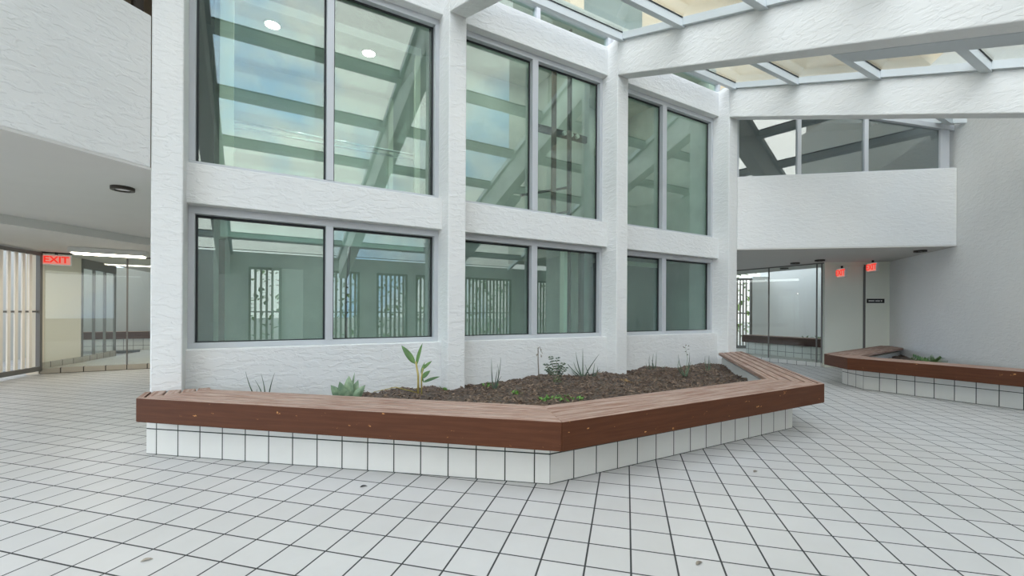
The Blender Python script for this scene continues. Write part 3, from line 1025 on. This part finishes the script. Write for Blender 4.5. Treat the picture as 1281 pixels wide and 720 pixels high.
# far left bench
def bench_straight(fr, u0, u1, zb, label, group='tiled planter benches'):
    t_ = thing('planter_bench', fr.p((u0 + u1) / 2, 0.2, zb), label, 'planter bench', None)
    MB().box(fr, u0, u1, 0.0, 0.04, zb + 0.30, zb + 0.485).boxuv().build('fascia_board', M['darkwood'], t_, bevel=0.005)
    for k in range(4):
        MB().box(fr, u0, u1, 0.05 + 0.1 * k, 0.14 + 0.1 * k, zb + 0.445, zb + 0.487).boxuv().build('seat_slat', M['slat'], t_, bevel=0.004)
    MB().box(fr, u0 + 0.02, u1, 0.15, 0.40, zb, zb + 0.44).boxuv().build('tiled_base', M['basetile'], t_)
    return t_
bench_straight(Fr(BW.xy(0, 0), 30.3), -1.4, 5.4, 0.088, 'dark brown bench on tiled base at the back of the left passage')

# ceiling fixtures, left
for (px, py, L_, lab) in (((-6.95), 7.55, 1.0, 'lit fluorescent ceiling fixture nearer the atrium in the left passage'), (-6.7, 9.75, 1.1, 'lit fluorescent ceiling fixture behind the left glass partition')):
    fr = Fr((px, py), 34)
    t_ = thing('ceiling_light', (px, py, 2.1), lab, 'ceiling light', 'fluorescent ceiling lights')
    MB().box(fr, -L_ / 2, L_ / 2, -0.15, 0.15, 2.10, 2.19).build('housing', M['ceiling'], t_, bevel=0.01)
    MB().box(fr, -L_ / 2 + 0.04, L_ / 2 - 0.04, -0.12, 0.12, 2.085, 2.105).build('diffuser', M['tube'], t_, bevel=0.006)
def spot(x, y, z, lab):
    t_ = thing('ceiling_spot', (x, y, z - 0.035), lab, 'ceiling spotlight', 'dark ceiling spots')
    MB().ring((x, y), 0.06, 0.09, z - 0.03, z).build('trim_ring', M['darkbronze'], t_, smooth=False)
    MB().disc((x, y), 0.062, z - 0.02, z - 0.004).build('lens', M['white'], t_)
spot(-3.66, 4.10, HL, 'dark round ceiling spot beside the leftmost column, under the left gallery')
spot(7.05, 7.55, HR, 'dark round ceiling spot near the right wall, under the right gallery')
spot(6.3, 8.95, HR, 'dark round ceiling spot left of the exit signs, nearer the gallery front')
spot(6.15, 9.5, HR, 'dark round ceiling spot left of the exit signs, just before the glass')
spot(6.6, 10.6, HR, 'dark round ceiling spot behind the right glass partition')

# exit signs
def exit_sign(fr, z0, lab, w=0.30, h=0.19, arrow=False):
    t_ = thing('exit_sign', fr.p(0, 0, z0), lab, 'exit sign', 'lit exit signs')
    MB().box(fr, -w / 2, w / 2, 0.0, 0.05, z0, z0 + h).build('housing', M['white'], t_, bevel=0.006)
    MB().box(fr, -w / 2 + 0.018, w / 2 - 0.018, -0.004, 0.0, z0 + 0.018, z0 + h - 0.018).build('face', M['exitface'], t_)
    cu = bpy.data.curves.new('lettering', 'FONT')
    cu.body = 'EXIT'
    cu.size = h * 0.84
    cu.align_x = 'CENTER'
    cu.align_y = 'CENTER'
    cu.extrude = 0.002
    cu.offset = 0.004
    tmp = bpy.data.objects.new('lettering', cu)
    COL.objects.link(tmp)
    me = bpy.data.meshes.new_from_object(tmp.evaluated_get(bpy.context.evaluated_depsgraph_get()))
    bpy.data.objects.remove(tmp)
    me.materials.clear()
    me.materials.append(M['exitred'])
    o = bpy.data.objects.new('lettering', me)
    COL.objects.link(o)
    o.parent = t_
    o['label'] = 'red letters EXIT'
    o.location = fr.p(0, -0.008, z0 + h / 2) - t_.location
    a = math.atan2(fr.t.y, fr.t.x)
    o.rotation_euler = (R(90), 0, a)
    MB().tube([fr.p(0, 0.025, z0 + h), fr.p(0, 0.025, z0 + h + 0.05)], 0.02).build('mount', M['black'], t_)
    return t_
exit_sign(Fr((-8.27, 7.92), 38), 1.955, 'red EXIT sign on the cream wall in the left passage', w=0.40, h=0.19)
exit_sign(Fr((6.84, 9.10), -99), 1.91, 'red EXIT sign hanging left of the tall vertical joint in the right passage', w=0.30, h=0.19)
exit_sign(Fr((7.40, 9.00), -99), 2.02, 'red EXIT sign above the black plaque in the right passage', w=0.30, h=0.19)

# ------------------------------------------------------------------ right passage
E0 = Vector((6.73, 9.40))
E1 = Vector((8.02, 9.18))
FE = Fr(E0, math.degrees(math.atan2(E1.y - E0.y, E1.x - E0.x)))
LEN = (E1 - E0).length
mb = MB().box(FE, 0.0, LEN, 0.0, 0.15, 0.0, HR)
struct('wall_passage_end', mb, M['greenwall'], 'pale green-grey wall with the black plaque, right passage', 'wall')
mb = MB().box(FE, 0.735, 0.77, -0.02, 0.0, 0.0, HR - 0.06)
struct('trim_passage', mb, M['gateframe'], 'thin grey upright trim on the pale green wall between the exit signs', 'trim')
mb = MB().box(FE, -0.02, LEN, -0.03, 0.02, HR - 0.06, HR)
struct('trim_passage_head', mb, M['greenwall'], 'narrow ledge at the head of the pale green wall', 'trim')
pl = thing('door_plaque', FE.p(0.97, -0.01, 1.39), 'small black wall plaque with white lettering below the right exit sign', 'sign')
MB().box(FE, 0.80, 1.13, -0.012, 0.0, 1.385, 1.475).build('plate', M['black'], pl)
tx = MB()
x = 0.832
for wch in (0.018, 0.02, 0.018, 0.02, 0.014):
    tx.box(FE, x, x + wch, -0.0135, -0.012, 1.418, 1.442)
    x += wch + 0.004
x = 0.958
for wch in (0.014, 0.018, 0.02, 0.02):
    tx.box(FE, x, x + wch, -0.0135, -0.012, 1.418, 1.44)
    x += wch + 0.004
tx.face([FE.p(1.06, -0.0136, 1.414), FE.p(1.098, -0.0136, 1.43), FE.p(1.06, -0.0136, 1.446)])
o = tx.build('lettering', M['white'], pl)
o = MB().tube([FE.p(0.33, -0.04, 2.12), FE.p(0.38, -0.04, 2.15), FE.p(0.45, -0.04, 2.165), FE.p(0.72, -0.04, 2.17)], 0.012).build('conduit', M['greenwall'], smooth=True)
tag(o, 'thin painted conduit running along the wall between the two right exit signs', 'conduit')

FP = Fr(E0, 118.0)                              # glass line going back from the wall end
mb = MB().box(FP, 0.05, 3.6, -0.05, 0.05, 0.0, 0.09).boxuv()
struct('trim_right_curb', mb, M['basetile'], 'white tiled step under the right glass partition', 'trim')
gp = thing('glass_partition', FP.p(1.5, 0, 0.09), 'frameless glass partition in the right passage, left of the pale green wall', 'partition')
xs = [0.06, 0.16, 1.22, 2.4, 3.5]
for x0, x1 in zip(xs, xs[1:]):
    MB().box(FP, x0 + 0.004, x1 - 0.004, -0.006, 0.006, 0.09, HR - 0.025).build('pane', M['doorglass'], gp)
for x in xs[:4]:
    MB().box(FP, x - 0.011, x + 0.011, -0.011, 0.011, 0.09, HR - 0.025).build('joint', M['gateframe'], gp)
MB().box(FP, 0.0, 3.5, -0.02, 0.02, HR - 0.025, HR - 0.001).build('head_track', M['gateframe'], gp)

FB = Fr((7.02, 9.85), 114.0)                    # far bench face; its inside is to the right (v < 0)
FBr = Fr((6.20, 11.70), -66.0)
bench_straight(FBr, -0.05, 2.6, 0.088, 'dark brown bench on tiled base seen through the right glass partition')
mb = MB().prism([FP.xy(0.05, -0.02), FP.xy(3.6, -0.02), (5.0, 14.2), (12.0, 14.2), (9.5, 9.55), FE.xy(LEN, 0.1)][::-1], 0.0, 0.088)
struct('floor_right', mb, M['hallfloor'], 'raised tile floor behind the right glass partition', 'floor')
mb = MB().box(FBr, -1.0, 3.6, 2.0, 2.15, 0.0, 3.2)
struct('wall_right_back', mb, M['stucco_smooth'], 'pale wall behind the far bench, seen through the right glass', 'wall')
FX = Fr((6.58, 13.4), -9.7)
gate('barred_gate', FX, 0.02, 0.72, 0.09, 2.22, 0.085, 0.035, 'tall barred gate far behind the right glass partition')
mb = MB()
mb.box(FX, 0.72, 1.6, -0.05, 0.1, 0.0, HR)
mb.box(FX, -3.0, 0.02, -0.05, 0.1, 0.0, HR)
struct('wall_right_far', mb, M['stucco_smooth'], 'pale end wall beside the far right barred gate', 'wall')



# ------------------------------------------------------------------ planters
def offset_line(P, d, start_dir=None, end_dir=None):
    """offset polyline P by d to its left, with mitred corners; ends cut along given directions"""
    P = [Vector(p) for p in P]
    ds = [(b - a).normalized() for a, b in zip(P, P[1:])]
    ns = [Vector((-e.y, e.x)) for e in ds]
    out = []
    for i, p in enumerate(P):
        if i == 0:
            e = start_dir if start_dir is not None else ns[0]
            out.append(isect(p + ns[0] * d, ds[0], p, e))
        elif i == len(P) - 1:
            e = end_dir if end_dir is not None else ns[-1]
            out.append(isect(p + ns[-1] * d, ds[-1], p, e))
        else:
            out.append(isect(p + ns[i - 1] * d, ds[i - 1], p + ns[i] * d, ds[i]))
    return out


def planter(label, P, sd, ed, B, bsd, bed, uoff, cat='planter bench'):
    c = sum((Vector(p) for p in P), Vector((0, 0))) / len(P)
    t_ = thing('planter_bench', (c.x, c.y, 0), label, cat)
    lines = {}
    def L_(d):
        if d not in lines:
            lines[d] = offset_line(P, d, sd, ed)
        return lines[d]
    for i in range(len(P) - 1):
        a, b = L_(0.0), L_(0.042)
        MB().prism([a[i], a[i + 1], b[i + 1], b[i]], 0.305, 0.487).boxuv().build('fascia_board', M['wood'], t_, bevel=0.006, top=M['slat'])
        for k in range(4):
            o0 = 0.056 + 0.1015 * k
            a, b = L_(o0), L_(o0 + 0.0845)
            MB().prism([a[i], a[i + 1], b[i + 1], b[i]], 0.447, 0.487).boxuv().build('seat_slat', M['slat'], t_, bevel=0.005)
    o1 = offset_line(B, 0.016, bsd, bed)
    o2 = offset_line(B, 0.17, bsd, bed)
    for i in range(len(B) - 1):
        a, b = Vector(B[i]), Vector(B[i + 1])
        ln = (b - a).length
        m_ = MB()
        m_.prism([a, b, o1[i + 1], o1[i]], 0.0, 0.40)
        d = (b - a).normalized()
        for f in m_.bm.faces:
            for l in f.loops:
                w2 = Vector((l.vert.co.x, l.vert.co.y)) - a
                l[m_.uv].uv = (w2.dot(d) + uoff[i], l.vert.co.z)
        m_.build('tiled_base', M['basetile'], t_)
        MB().prism([o1[i], o1[i + 1], o2[i + 1], o2[i]], 0.0, 0.40).build('planter_wall', M['stucco_smooth'], t_)
    return t_, o2


NDIR = FA.t
P0 = Vector((-2.85, 3.315))
P1 = Vector((0.309, 2.662))
P2 = Vector((2.995, 4.18))
u3 = Vector((math.cos(R(73.3)), math.sin(R(73.3))))
P3 = isect(P2, u3, FA.xy(0, -0.005), FA.t)
Pm = isect(P0, Vector((-0.505, 0.863)), FA.xy(0, -0.005), FA.t)
B0 = Vector((-2.935, 3.515))
B1 = Vector((0.259, 2.935))
B2 = Vector((2.838, 4.413))
B3 = isect(B2, u3, FA.xy(0, -0.005), FA.t)
l1 = (B1 - B0).length
pb, inner = planter('long angled brown bench around the soil bed in front of the windows', [Pm, P0, P1, P2, P3], NDIR, NDIR,
                    [B0, B1, B2, B3], Vector((-0.35, 0.9)), NDIR, [(0.1032 - l1) % T, 0.0, 0.03])

# soil bed
def soil(poly, name, label, h0, amp, seed):
    from mathutils import noise
    def inside(x, y):
        c = False
        j = len(poly) - 1
        for i in range(len(poly)):
            a, b = poly[i], poly[j]
            if (a[1] > y) != (b[1] > y) and x < (b[0] - a[0]) * (y - a[1]) / (b[1] - a[1]) + a[0]:
                c = not c
            j = i
        return c
    m_ = MB()
    step = 0.028
    x0, x1 = min(p[0] for p in poly), max(p[0] for p in poly)
    y0, y1 = min(p[1] for p in poly), max(p[1] for p in poly)
    nx, ny = int((x1 - x0) / step) + 1, int((y1 - y0) / step) + 1
    V = {}
    hs = lambda x, y: h0 + amp * 2.2 * noise.noise((x * 1.3, y * 1.3, seed)) + amp * 0.9 * noise.noise((x * 6, y * 6, seed)) + amp * 0.65 * noise.noise((x * 17, y * 17, seed)) + amp * 0.3 * noise.noise((x * 40, y * 40, seed))
    for i in range(nx):
        for j in range(ny):
            x, y = x0 + i * step, y0 + j * step
            if inside(x, y):
                V[(i, j)] = m_.bm.verts.new((x, y, hs(x, y)))
    for (i, j) in list(V):
        k = ((i, j), (i + 1, j), (i + 1, j + 1), (i, j + 1))
        if all(q in V for q in k):
            m_.bm.faces.new([V[q] for q in k])
    o = m_.build(name, M['soil'])
    o['kind'] = 'stuff'
    tag(o, label, 'soil')
    return hs, inside, (x0, x1, y0, y1)

poly = [tuple(p) for p in (inner[0] + Vector((-0.05, -0.05)), inner[1] + Vector((-0.02, -0.06)), inner[2] + Vector((0.06, -0.02)), inner[3])] + [tuple(FA.xy(3.86, 0.22)), tuple(FA.xy(-3.6, 0.22))]
hs, ins, bb = soil(poly, 'soil', 'dark mulched soil filling the long planter under the windows', 0.285, 0.030, 3.0)
m_ = MB()
n = 0
while n < 5200:
    x, y = random.uniform(bb[0], bb[1]), random.uniform(bb[2], bb[3])
    if not ins(x, y):
        continue
    n += 1
    s_ = random.uniform(0.005, 0.016)
    a = Vector((random.uniform(-1, 1), random.uniform(-1, 1), random.uniform(-0.35, 0.5))).normalized() * s_ * random.uniform(0.8, 2.2)
    b = a.cross(Vector((random.uniform(-.4, .4), random.uniform(-.4, .4), 1))).normalized() * s_ * 0.5
    c = a.cross(b).normalized() * s_ * 0.3
    p = Vector((x, y, hs(x, y) + 0.004))
    m_.hexa([p - a - b - c, p + a - b - c, p + a + b - c, p - a + b - c], [p - a - b * .7 + c, p + a * .8 - b + c, p + a + b * .6 + c, p - a * .7 + b + c])
o = m_.build('mulch', M['chip'])
o['kind'] = 'stuff'
tag(o, 'bark chips scattered over the planter soil', 'mulch')

# right planter
W1 = Vector((5.113, 6.654))
W2 = Vector((5.225, 7.31))
W3 = isect(W2, Vector((0.80, 0.60)), FW.xy(0, -0.005), FW.t)
W0 = isect(W1, Vector((0.506, -0.862)), FW.xy(0, -0.005), FW.t)
Q1 = Vector((5.396, 6.706))
Q2 = Vector((5.47, 7.231))
Q3 = isect(Q2, Vector((0.80, 0.60)), FW.xy(0, -0.005), FW.t)
Q0 = isect(Q1, Vector((0.506, -0.862)), FW.xy(0, -0.005), FW.t)
pb2, inner2 = planter('angled brown bench around the planter against the right wall', [W3, W2, W1, W0], FW.t, FW.t, [Q3, Q2, Q1, Q0], FW.t, FW.t, [0, 0.05, 0.0])
hs2, ins2, bb2 = soil([tuple(inner2[0] - FW.t * 0.0), tuple(inner2[1] + Vector((-.05, .02))), tuple(inner2[2] + Vector((-.05, -.02))), tuple(inner2[3])], 'soil', 'dark soil in the planter against the right wall', 0.33, 0.02, 9.0)

# ------------------------------------------------------------------ plants
F_ = 546.5


def at(px, py, z):
    """point at height z seen at photograph pixel (px, py)"""
    u, v = px - 640.5, py - 360
    c, s = math.cos(-0.0055), math.sin(-0.0055)
    u, v = c * u - s * v, s * u + c * v
    v = v - 29.8
    t = (EYE - z) * F_ / v
    return Vector((t * u / F_, t, z))


def up_at(base, px, py):
    """point straight above the base's depth plane seen at pixel (px, py)"""
    u, v = px - 640.5, py - 360
    c, s = math.cos(-0.0055), math.sin(-0.0055)
    u, v = c * u - s * v, s * u + c * v
    v = v - 29.8
    return Vector((base.y * u / F_, base.y, EYE - v / F_ * base.y))


def blade_to(mb, a, b, w, bend=0.15, n=8, side=None):
    """grass blade from a to b, bowed sideways, tapering to its tip"""
    a, b = Vector(a), Vector(b)
    d = b - a
    sd = d.cross(Vector((0, 1, 0))).normalized() if side is None else side
    pts = []
    for i in range(n + 1):
        t = i / n
        pts.append(a + d * t + sd * bend * d.length * math.sin(math.pi * t * 0.9) )
    mb.tube(pts, w, 5, w * 0.12)


def onion(label, base, tips, w=0.007, mat='blade', group=None, ybase=True):
    t_ = thing('grass_clump', base, label, 'plant', group)
    for (bx, tx_, ty, bend) in tips:
        b = MB()
        top = up_at(base, tx_, ty)
        top.y += random.uniform(-0.04, 0.04)
        blade_to(b, base + Vector((bx, random.uniform(-0.015, 0.015), -0.03)), top, w * 1.5, bend)
        b.build('blade', M[mat], t_, smooth=True)
    return t_


def base_at(px, py, h=None):
    p = at(px, py, 0.29)
    for _ in range(3):
        p = at(px, py, hs(p.x, p.y))
    return p


def ground_pt(px, y_depth):
    """soil point on depth y seen in column px"""
    x = (px - 640.5) / F_ * y_depth
    return Vector((x, y_depth, hs(x, y_depth)))


onion('dark thin-bladed clump behind the bench near the leftmost column', ground_pt(328, 3.95),
      [(-0.012, 308, 464, 0.06), (0.012, 319, 475, -0.1), (0.03, 327, 467, -0.06), (0.05, 346, 466, 0.04), (0.0, 322, 486, 0.1)], 0.006, 'leafdark')

b = ground_pt(437, 3.72)
t_ = thing('broadleaf_plant', b, 'low rosette with broad pale green leaves, left in the planter', 'plant')
for tx_, ty, w in ((417, 484, .075), (428, 479, .07), (437, 473, .075), (447, 479, .06), (460, 484, .065), (455, 490, .06), (422, 493, .06), (441, 488, .06), (442, 470, .02)):
    e = up_at(b, tx_, ty) + Vector((0, random.uniform(-.09, .03), 0))
    st = b + Vector((0, 0, 0.05))
    d = e - st
    MB().leaf(st + d * 0.12, d + Vector((0, 0, 0.05)), d.length * 0.98, w * 1.25, 0.2, 0.15, up=Vector((0.1, -1.0, 0.35))).build('leaf', M['leafpale'], t_, smooth=True)
MB().tube([b + Vector((0, 0, -.03)), b + Vector((0.0, 0, .09))], 0.008).build('stem', M['leaf'], t_, smooth=True)

b = base_at(523, 493)
t_ = thing('canna_shoot', b, 'tall young plant with upright broad leaves in front of the second column', 'plant')
st = [b + Vector((0, 0, -0.03)), up_at(b, 523, 470), up_at(b, 520, 452)]
MB().tube(st, 0.012, 8, 0.009).build('stem', M['stem'], t_, smooth=True)
MB().leaf(up_at(b, 519, 455), up_at(b, 503, 432) - up_at(b, 519, 455), 0.235, 0.062, 0.12, 0.2, up=Vector((0.2, -1, 0.3))).build('leaf', M['leaf'], t_, smooth=True)
MB().leaf(up_at(b, 521, 457), up_at(b, 528, 430) - up_at(b, 521, 457), 0.235, 0.042, 0.05, 0.3, up=Vector((-0.5, -1, 0.2))).build('leaf', M['leaf'], t_, smooth=True)
MB().tube([b + Vector((0.035, 0, -0.03)), up_at(b, 527, 472), up_at(b, 529, 460)], 0.009, 8, 0.006).build('stem', M['stem'], t_, smooth=True)
for (ax, ay, ex, ey, w) in ((528, 462, 540, 451, .035), (527, 468, 531, 453, .03), (528, 473, 538, 463, .05), (529, 478, 550, 470, .03), (527, 470, 530, 478, .02)):
    a_, e_ = up_at(b, ax, ay), up_at(b, ex, ey)
    MB().leaf(a_, e_ - a_, (e_ - a_).length, w, 0.1, 0.25, up=Vector((-0.2, -1, 0.4))).build('leaf', M['leaf'], t_, smooth=True)
bl = b + Vector((-0.02, 0, 0.02))
e_ = base_at(487, 494) + Vector((-0.15, -0.02, 0.035))
MB().tube([bl, (bl + e_) / 2 + Vector((0, 0, .05)), e_], 0.006, 6, 0.003).build('runner', M['stem'], t_, smooth=True)

onion('slender upright onion-like blades in front of the middle lower window', base_at(618, 484), [(-.01, 615, 448, .02), (0, 621, 455, -.12), (.01, 626, 447, -.04), (.02, 628, 470, .1), (0.0, 622, 462, 0)], 0.006)


def weed(label, px, py, n, r, mat='weed', dep=None):
    b = base_at(px, py)
    t_ = thing('weed', b, label, 'weed')
    for i in range(n):
        a = random.uniform(0, 6.28)
        rr = r * math.sqrt(random.random())
        x, y = b.x + rr * 1.6 * math.cos(a), b.y + rr * 0.7 * math.sin(a)
        p = Vector((x, y, hs(x, y)))
        MB().leaf(p, Vector((math.cos(a * 3), math.sin(a * 3), random.uniform(0.6, 1.6))), random.uniform(.03, .055), random.uniform(.018, .028), 0.5, 0.2, 5).build('leaf', M[mat], t_, smooth=True)
    return t_


weed('small green weed at the foot of the onion-like blades', 612, 487, 16, 0.06)
weed('spreading bright green weed beside the inner bench corner', 705, 500, 30, 0.12)
weed('bright green weed left of the spreading one, against the bench edge', 682, 501, 14, 0.05)
weed('small yellow-green weed in the middle of the soil bed', 646, 492, 12, 0.045)
weed('tiny weed beside the foot of the second column', 556, 489, 8, 0.03)
weed('dry yellowed weed below the third column', 783, 476, 16, 0.05, 'dry')

b = base_at(674, 473)
t_ = thing('seed_stalk', b, 'dry grey stalk with a drooping seed head against the white wall', 'plant')
MB().tube([b + Vector((0, 0, -.03)), up_at(b, 673, 450), up_at(b, 673, 436), up_at(b, 675, 433), up_at(b, 677, 440)], 0.008, 6, 0.003).build('stem', M['twig'], t_, smooth=True)
for (x, y) in ((672, 438), (674, 434), (676, 436), (677, 440), (676, 443), (672, 442), (670, 443), (677, 444)):
    p = up_at(b, x, y)
    MB().leaf(p, Vector((random.uniform(-1, 1), -.5, -1)), .03, .016, .3, .2, 4).build('seed', M['twig'], t_)

b = base_at(694, 480)
t_ = thing('shrub', b, 'small dark-leaved shrub beside the dry seed stalk', 'plant')
tw = [((694, 466), (689, 447)), ((694, 470), (697, 449)), ((693, 468), (683, 456)), ((694, 470), (684, 463)), ((695, 470), (704, 455)), ((696, 474), (707, 461)), ((695, 472), (700, 458))]
m_ = MB()
m_.tube([b + Vector((0, 0, -.03)), up_at(b, 694, 468)], 0.007, 6, .005)
for a_, e_ in tw:
    m_.tube([up_at(b, *a_), up_at(b, *e_)], 0.004, 5, .002)
m_.build('stem', M['twig'], t_)
for a_, e_ in tw:
    for k in range(6):
        f_ = 0.25 + 0.8 * k / 5
        p = up_at(b, a_[0] + (e_[0] - a_[0]) * f_, a_[1] + (e_[1] - a_[1]) * f_)
        for sgn in (-1, 1):
            MB().leaf(p, Vector((sgn, random.uniform(-.8, .3), random.uniform(-.3, .5))), random.uniform(.028, .042), random.uniform(.017, .024), .5, .2, 5, up=Vector((0, -.6, .8))).build('leaf', M['leafdark'], t_, smooth=True)
for k in range(10):
    p = up_at(b, random.uniform(690, 700), random.uniform(472, 479))
    MB().leaf(p, Vector((random.uniform(-1, 1), -.5, random.uniform(-.2, .6))), .035, .02, .5, .2, 5).build('leaf', M['leaf'], t_, smooth=True)

onion('spiky clump of spreading blades left of the third column', base_at(729, 470), [(-.02, 707, 451, .03), (-.01, 721, 440, .04), (0, 729, 436, 0), (.01, 750, 443, .03), (-.03, 715, 462, .1), (.0, 726, 473, 0), (0.01, 718, 452, 0.1)], 0.008)
onion('short clump beside the spiky one at the third column', base_at(741, 471), [(-.01, 732, 455, .05), (0, 744, 454, 0), (.01, 748, 458, -.1), (0, 751, 461, .05), (-.02, 735, 474, 0)], 0.007)
onion('upright blade clump in front of the lower right window', base_at(817, 466), [(-.01, 814, 445, .1), (0, 818, 442, .05), (.01, 821, 440, -.04), (-.02, 808, 453, .1), (.02, 833, 457, 0), (.0, 815, 450, -.1)], 0.007)
t_ = onion('blade clump with a speckled flower spike in front of the lower right window', base_at(857, 467), [(-.01, 850, 443, .08), (-.02, 849, 450, .2), (.01, 863, 441, -.06), (.02, 864, 452, .0), (.0, 866, 473, .0)], 0.007)
b = t_.location.copy()
MB().tube([b, up_at(b, 860, 448), up_at(b, 857, 432)], 0.0035, 5, .0015).build('flower_stem', M['leafpale'], t_)
for (x, y) in ((855, 434), (858, 432), (860, 437), (857, 440), (860, 444), (856, 435), (861, 433)):
    p = up_at(b, x, y)
    MB().leaf(p, Vector((random.uniform(-1, 1), -.6, .4)), .03, .018, .3, .2, 4).build('flower', M['twig'], t_)
onion('short blade clump near the rightmost column', base_at(886, 464), [(-.01, 881, 445, .08), (.0, 886, 444, .0), (.01, 888, 450, -.05), (.0, 879, 462, 0), (.01, 892, 461, 0)], 0.007)

# fern in the right planter, green in the far planter
p0_ = at(1166, 453, 0.40)
t_ = thing('fern', (p0_.x, p0_.y, 0.33), 'small feathery fern in the right planter', 'plant')
b = Vector((p0_.x, p0_.y, 0.33))
for tx_, ty in ((1148, 447), (1156, 446), (1163, 450), (1170, 447), (1176, 450), (1180, 454), (1152, 452)):
    e_ = up_at(b, tx_, ty) + Vector((0, random.uniform(-.1, .1), 0))
    d = e_ - b
    m_ = MB()
    for k in range(7):
        f_ = 0.3 + 0.7 * k / 6
        for sgn in (-1, 1):
            m_.leaf(b + d * f_, d.normalized() * 0.6 + d.cross(Vector((0, 1, 0))).normalized() * sgn, 0.10 * (1.15 - f_ * 0.6), .026, .3, .15, 4)
    m_.tube([b, e_], .004, 5, .002)
    m_.build('frond', M['leaf'], t_)
for k, (px, lab) in enumerate(((975, 'small green plant in the far planter, left one'), (988, 'small green plant in the far planter, right one'))):
    b = FBr.p(1.15 + 0.35 * k, 0.75, 0.45)
    t_ = thing('small_plant', b, lab + ', behind the right glass', 'plant')
    for i in range(9):
        a = random.uniform(0, 6.28)
        MB().leaf(b, Vector((math.cos(a), math.sin(a), random.uniform(.4, 1.2))), random.uniform(.16, .26), .05, .5, .2, 5).build('leaf', M['leaf'], t_)
hb = MB().box(FBr, -0.05, 2.6, 0.5, 1.98, 0.09, 0.45).build('soil', M['soil'])
hb['kind'] = 'stuff'
tag(hb, 'soil of the far planter behind the right glass partition', 'soil')

# leaf litter on the floor
for (px, py, lab) in ((181, 702, 'tiny dead leaf on the tiles at the lower left'), (876, 706, 'tiny dead leaf on the tiles at the bottom right of centre'),
                      (454, 609, 'dark speck of litter on the tiles before the long bench'), (946, 590, 'tiny dark leaf on the tiles right of the bench corner')):
    p = at(px, py, 0.003)
    tag(MB().leaf(p - Vector((.02, 0, 0)), Vector((1, .6, .15)), .045, .018, .4, .3, 5).build('dead_leaf', M['twig'] if 'speck' not in lab else M['black']), lab, 'leaf')

# ------------------------------------------------------------------ outdoors beyond the gates
def hedge(fr, u0, u1, z1, label):
    m_ = MB()
    for i in range(int((u1 - u0) * 90)):
        u, v, z = random.uniform(u0, u1), random.gauss(0, .25), random.uniform(0, z1)
        p = fr.p(u, v, z)
        m_.leaf(p, Vector((random.uniform(-1, 1), random.uniform(-1, 1), random.uniform(-.3, 1))), random.uniform(.15, .32), random.uniform(.08, .16), .6, .2, 3)
    t_ = m_.build('hedge', M['hedge'])
    tag(t_, label, 'hedge')
hedge(Fr(FA.xy(0, -QE - 4.0), 30.3), -8, 9, 2.8, 'leafy hedge outside the outer wall gates')
hedge(Fr(FX.xy(0, 3.2), -9.7), -2, 3.5, 2.8, 'leafy hedge outside the far right gate')
hedge(Fr(FG.xy(0, 4.0), 106), -11, -2.2, 2.6, 'leafy hedge outside the open left side of the passage')
mb = MB().box(Fr(FG.xy(0, 1.9), 106), -2.0, 1.0, 0.0, 0.2, -0.05, 3.0)
struct('wall_outdoor', mb, M['outwall'], 'outdoor wall darkened to put shade between the bars of the left gate', 'wall')
mb = MB().box(Fr(FS.xy(0, 2.0), 113), -1.0, 4.0, 0.0, 0.2, -0.05, 3.0)
struct('wall_outdoor_side', mb, M['stucco_smooth'], 'pale outdoor wall beyond the side glazing', 'wall')
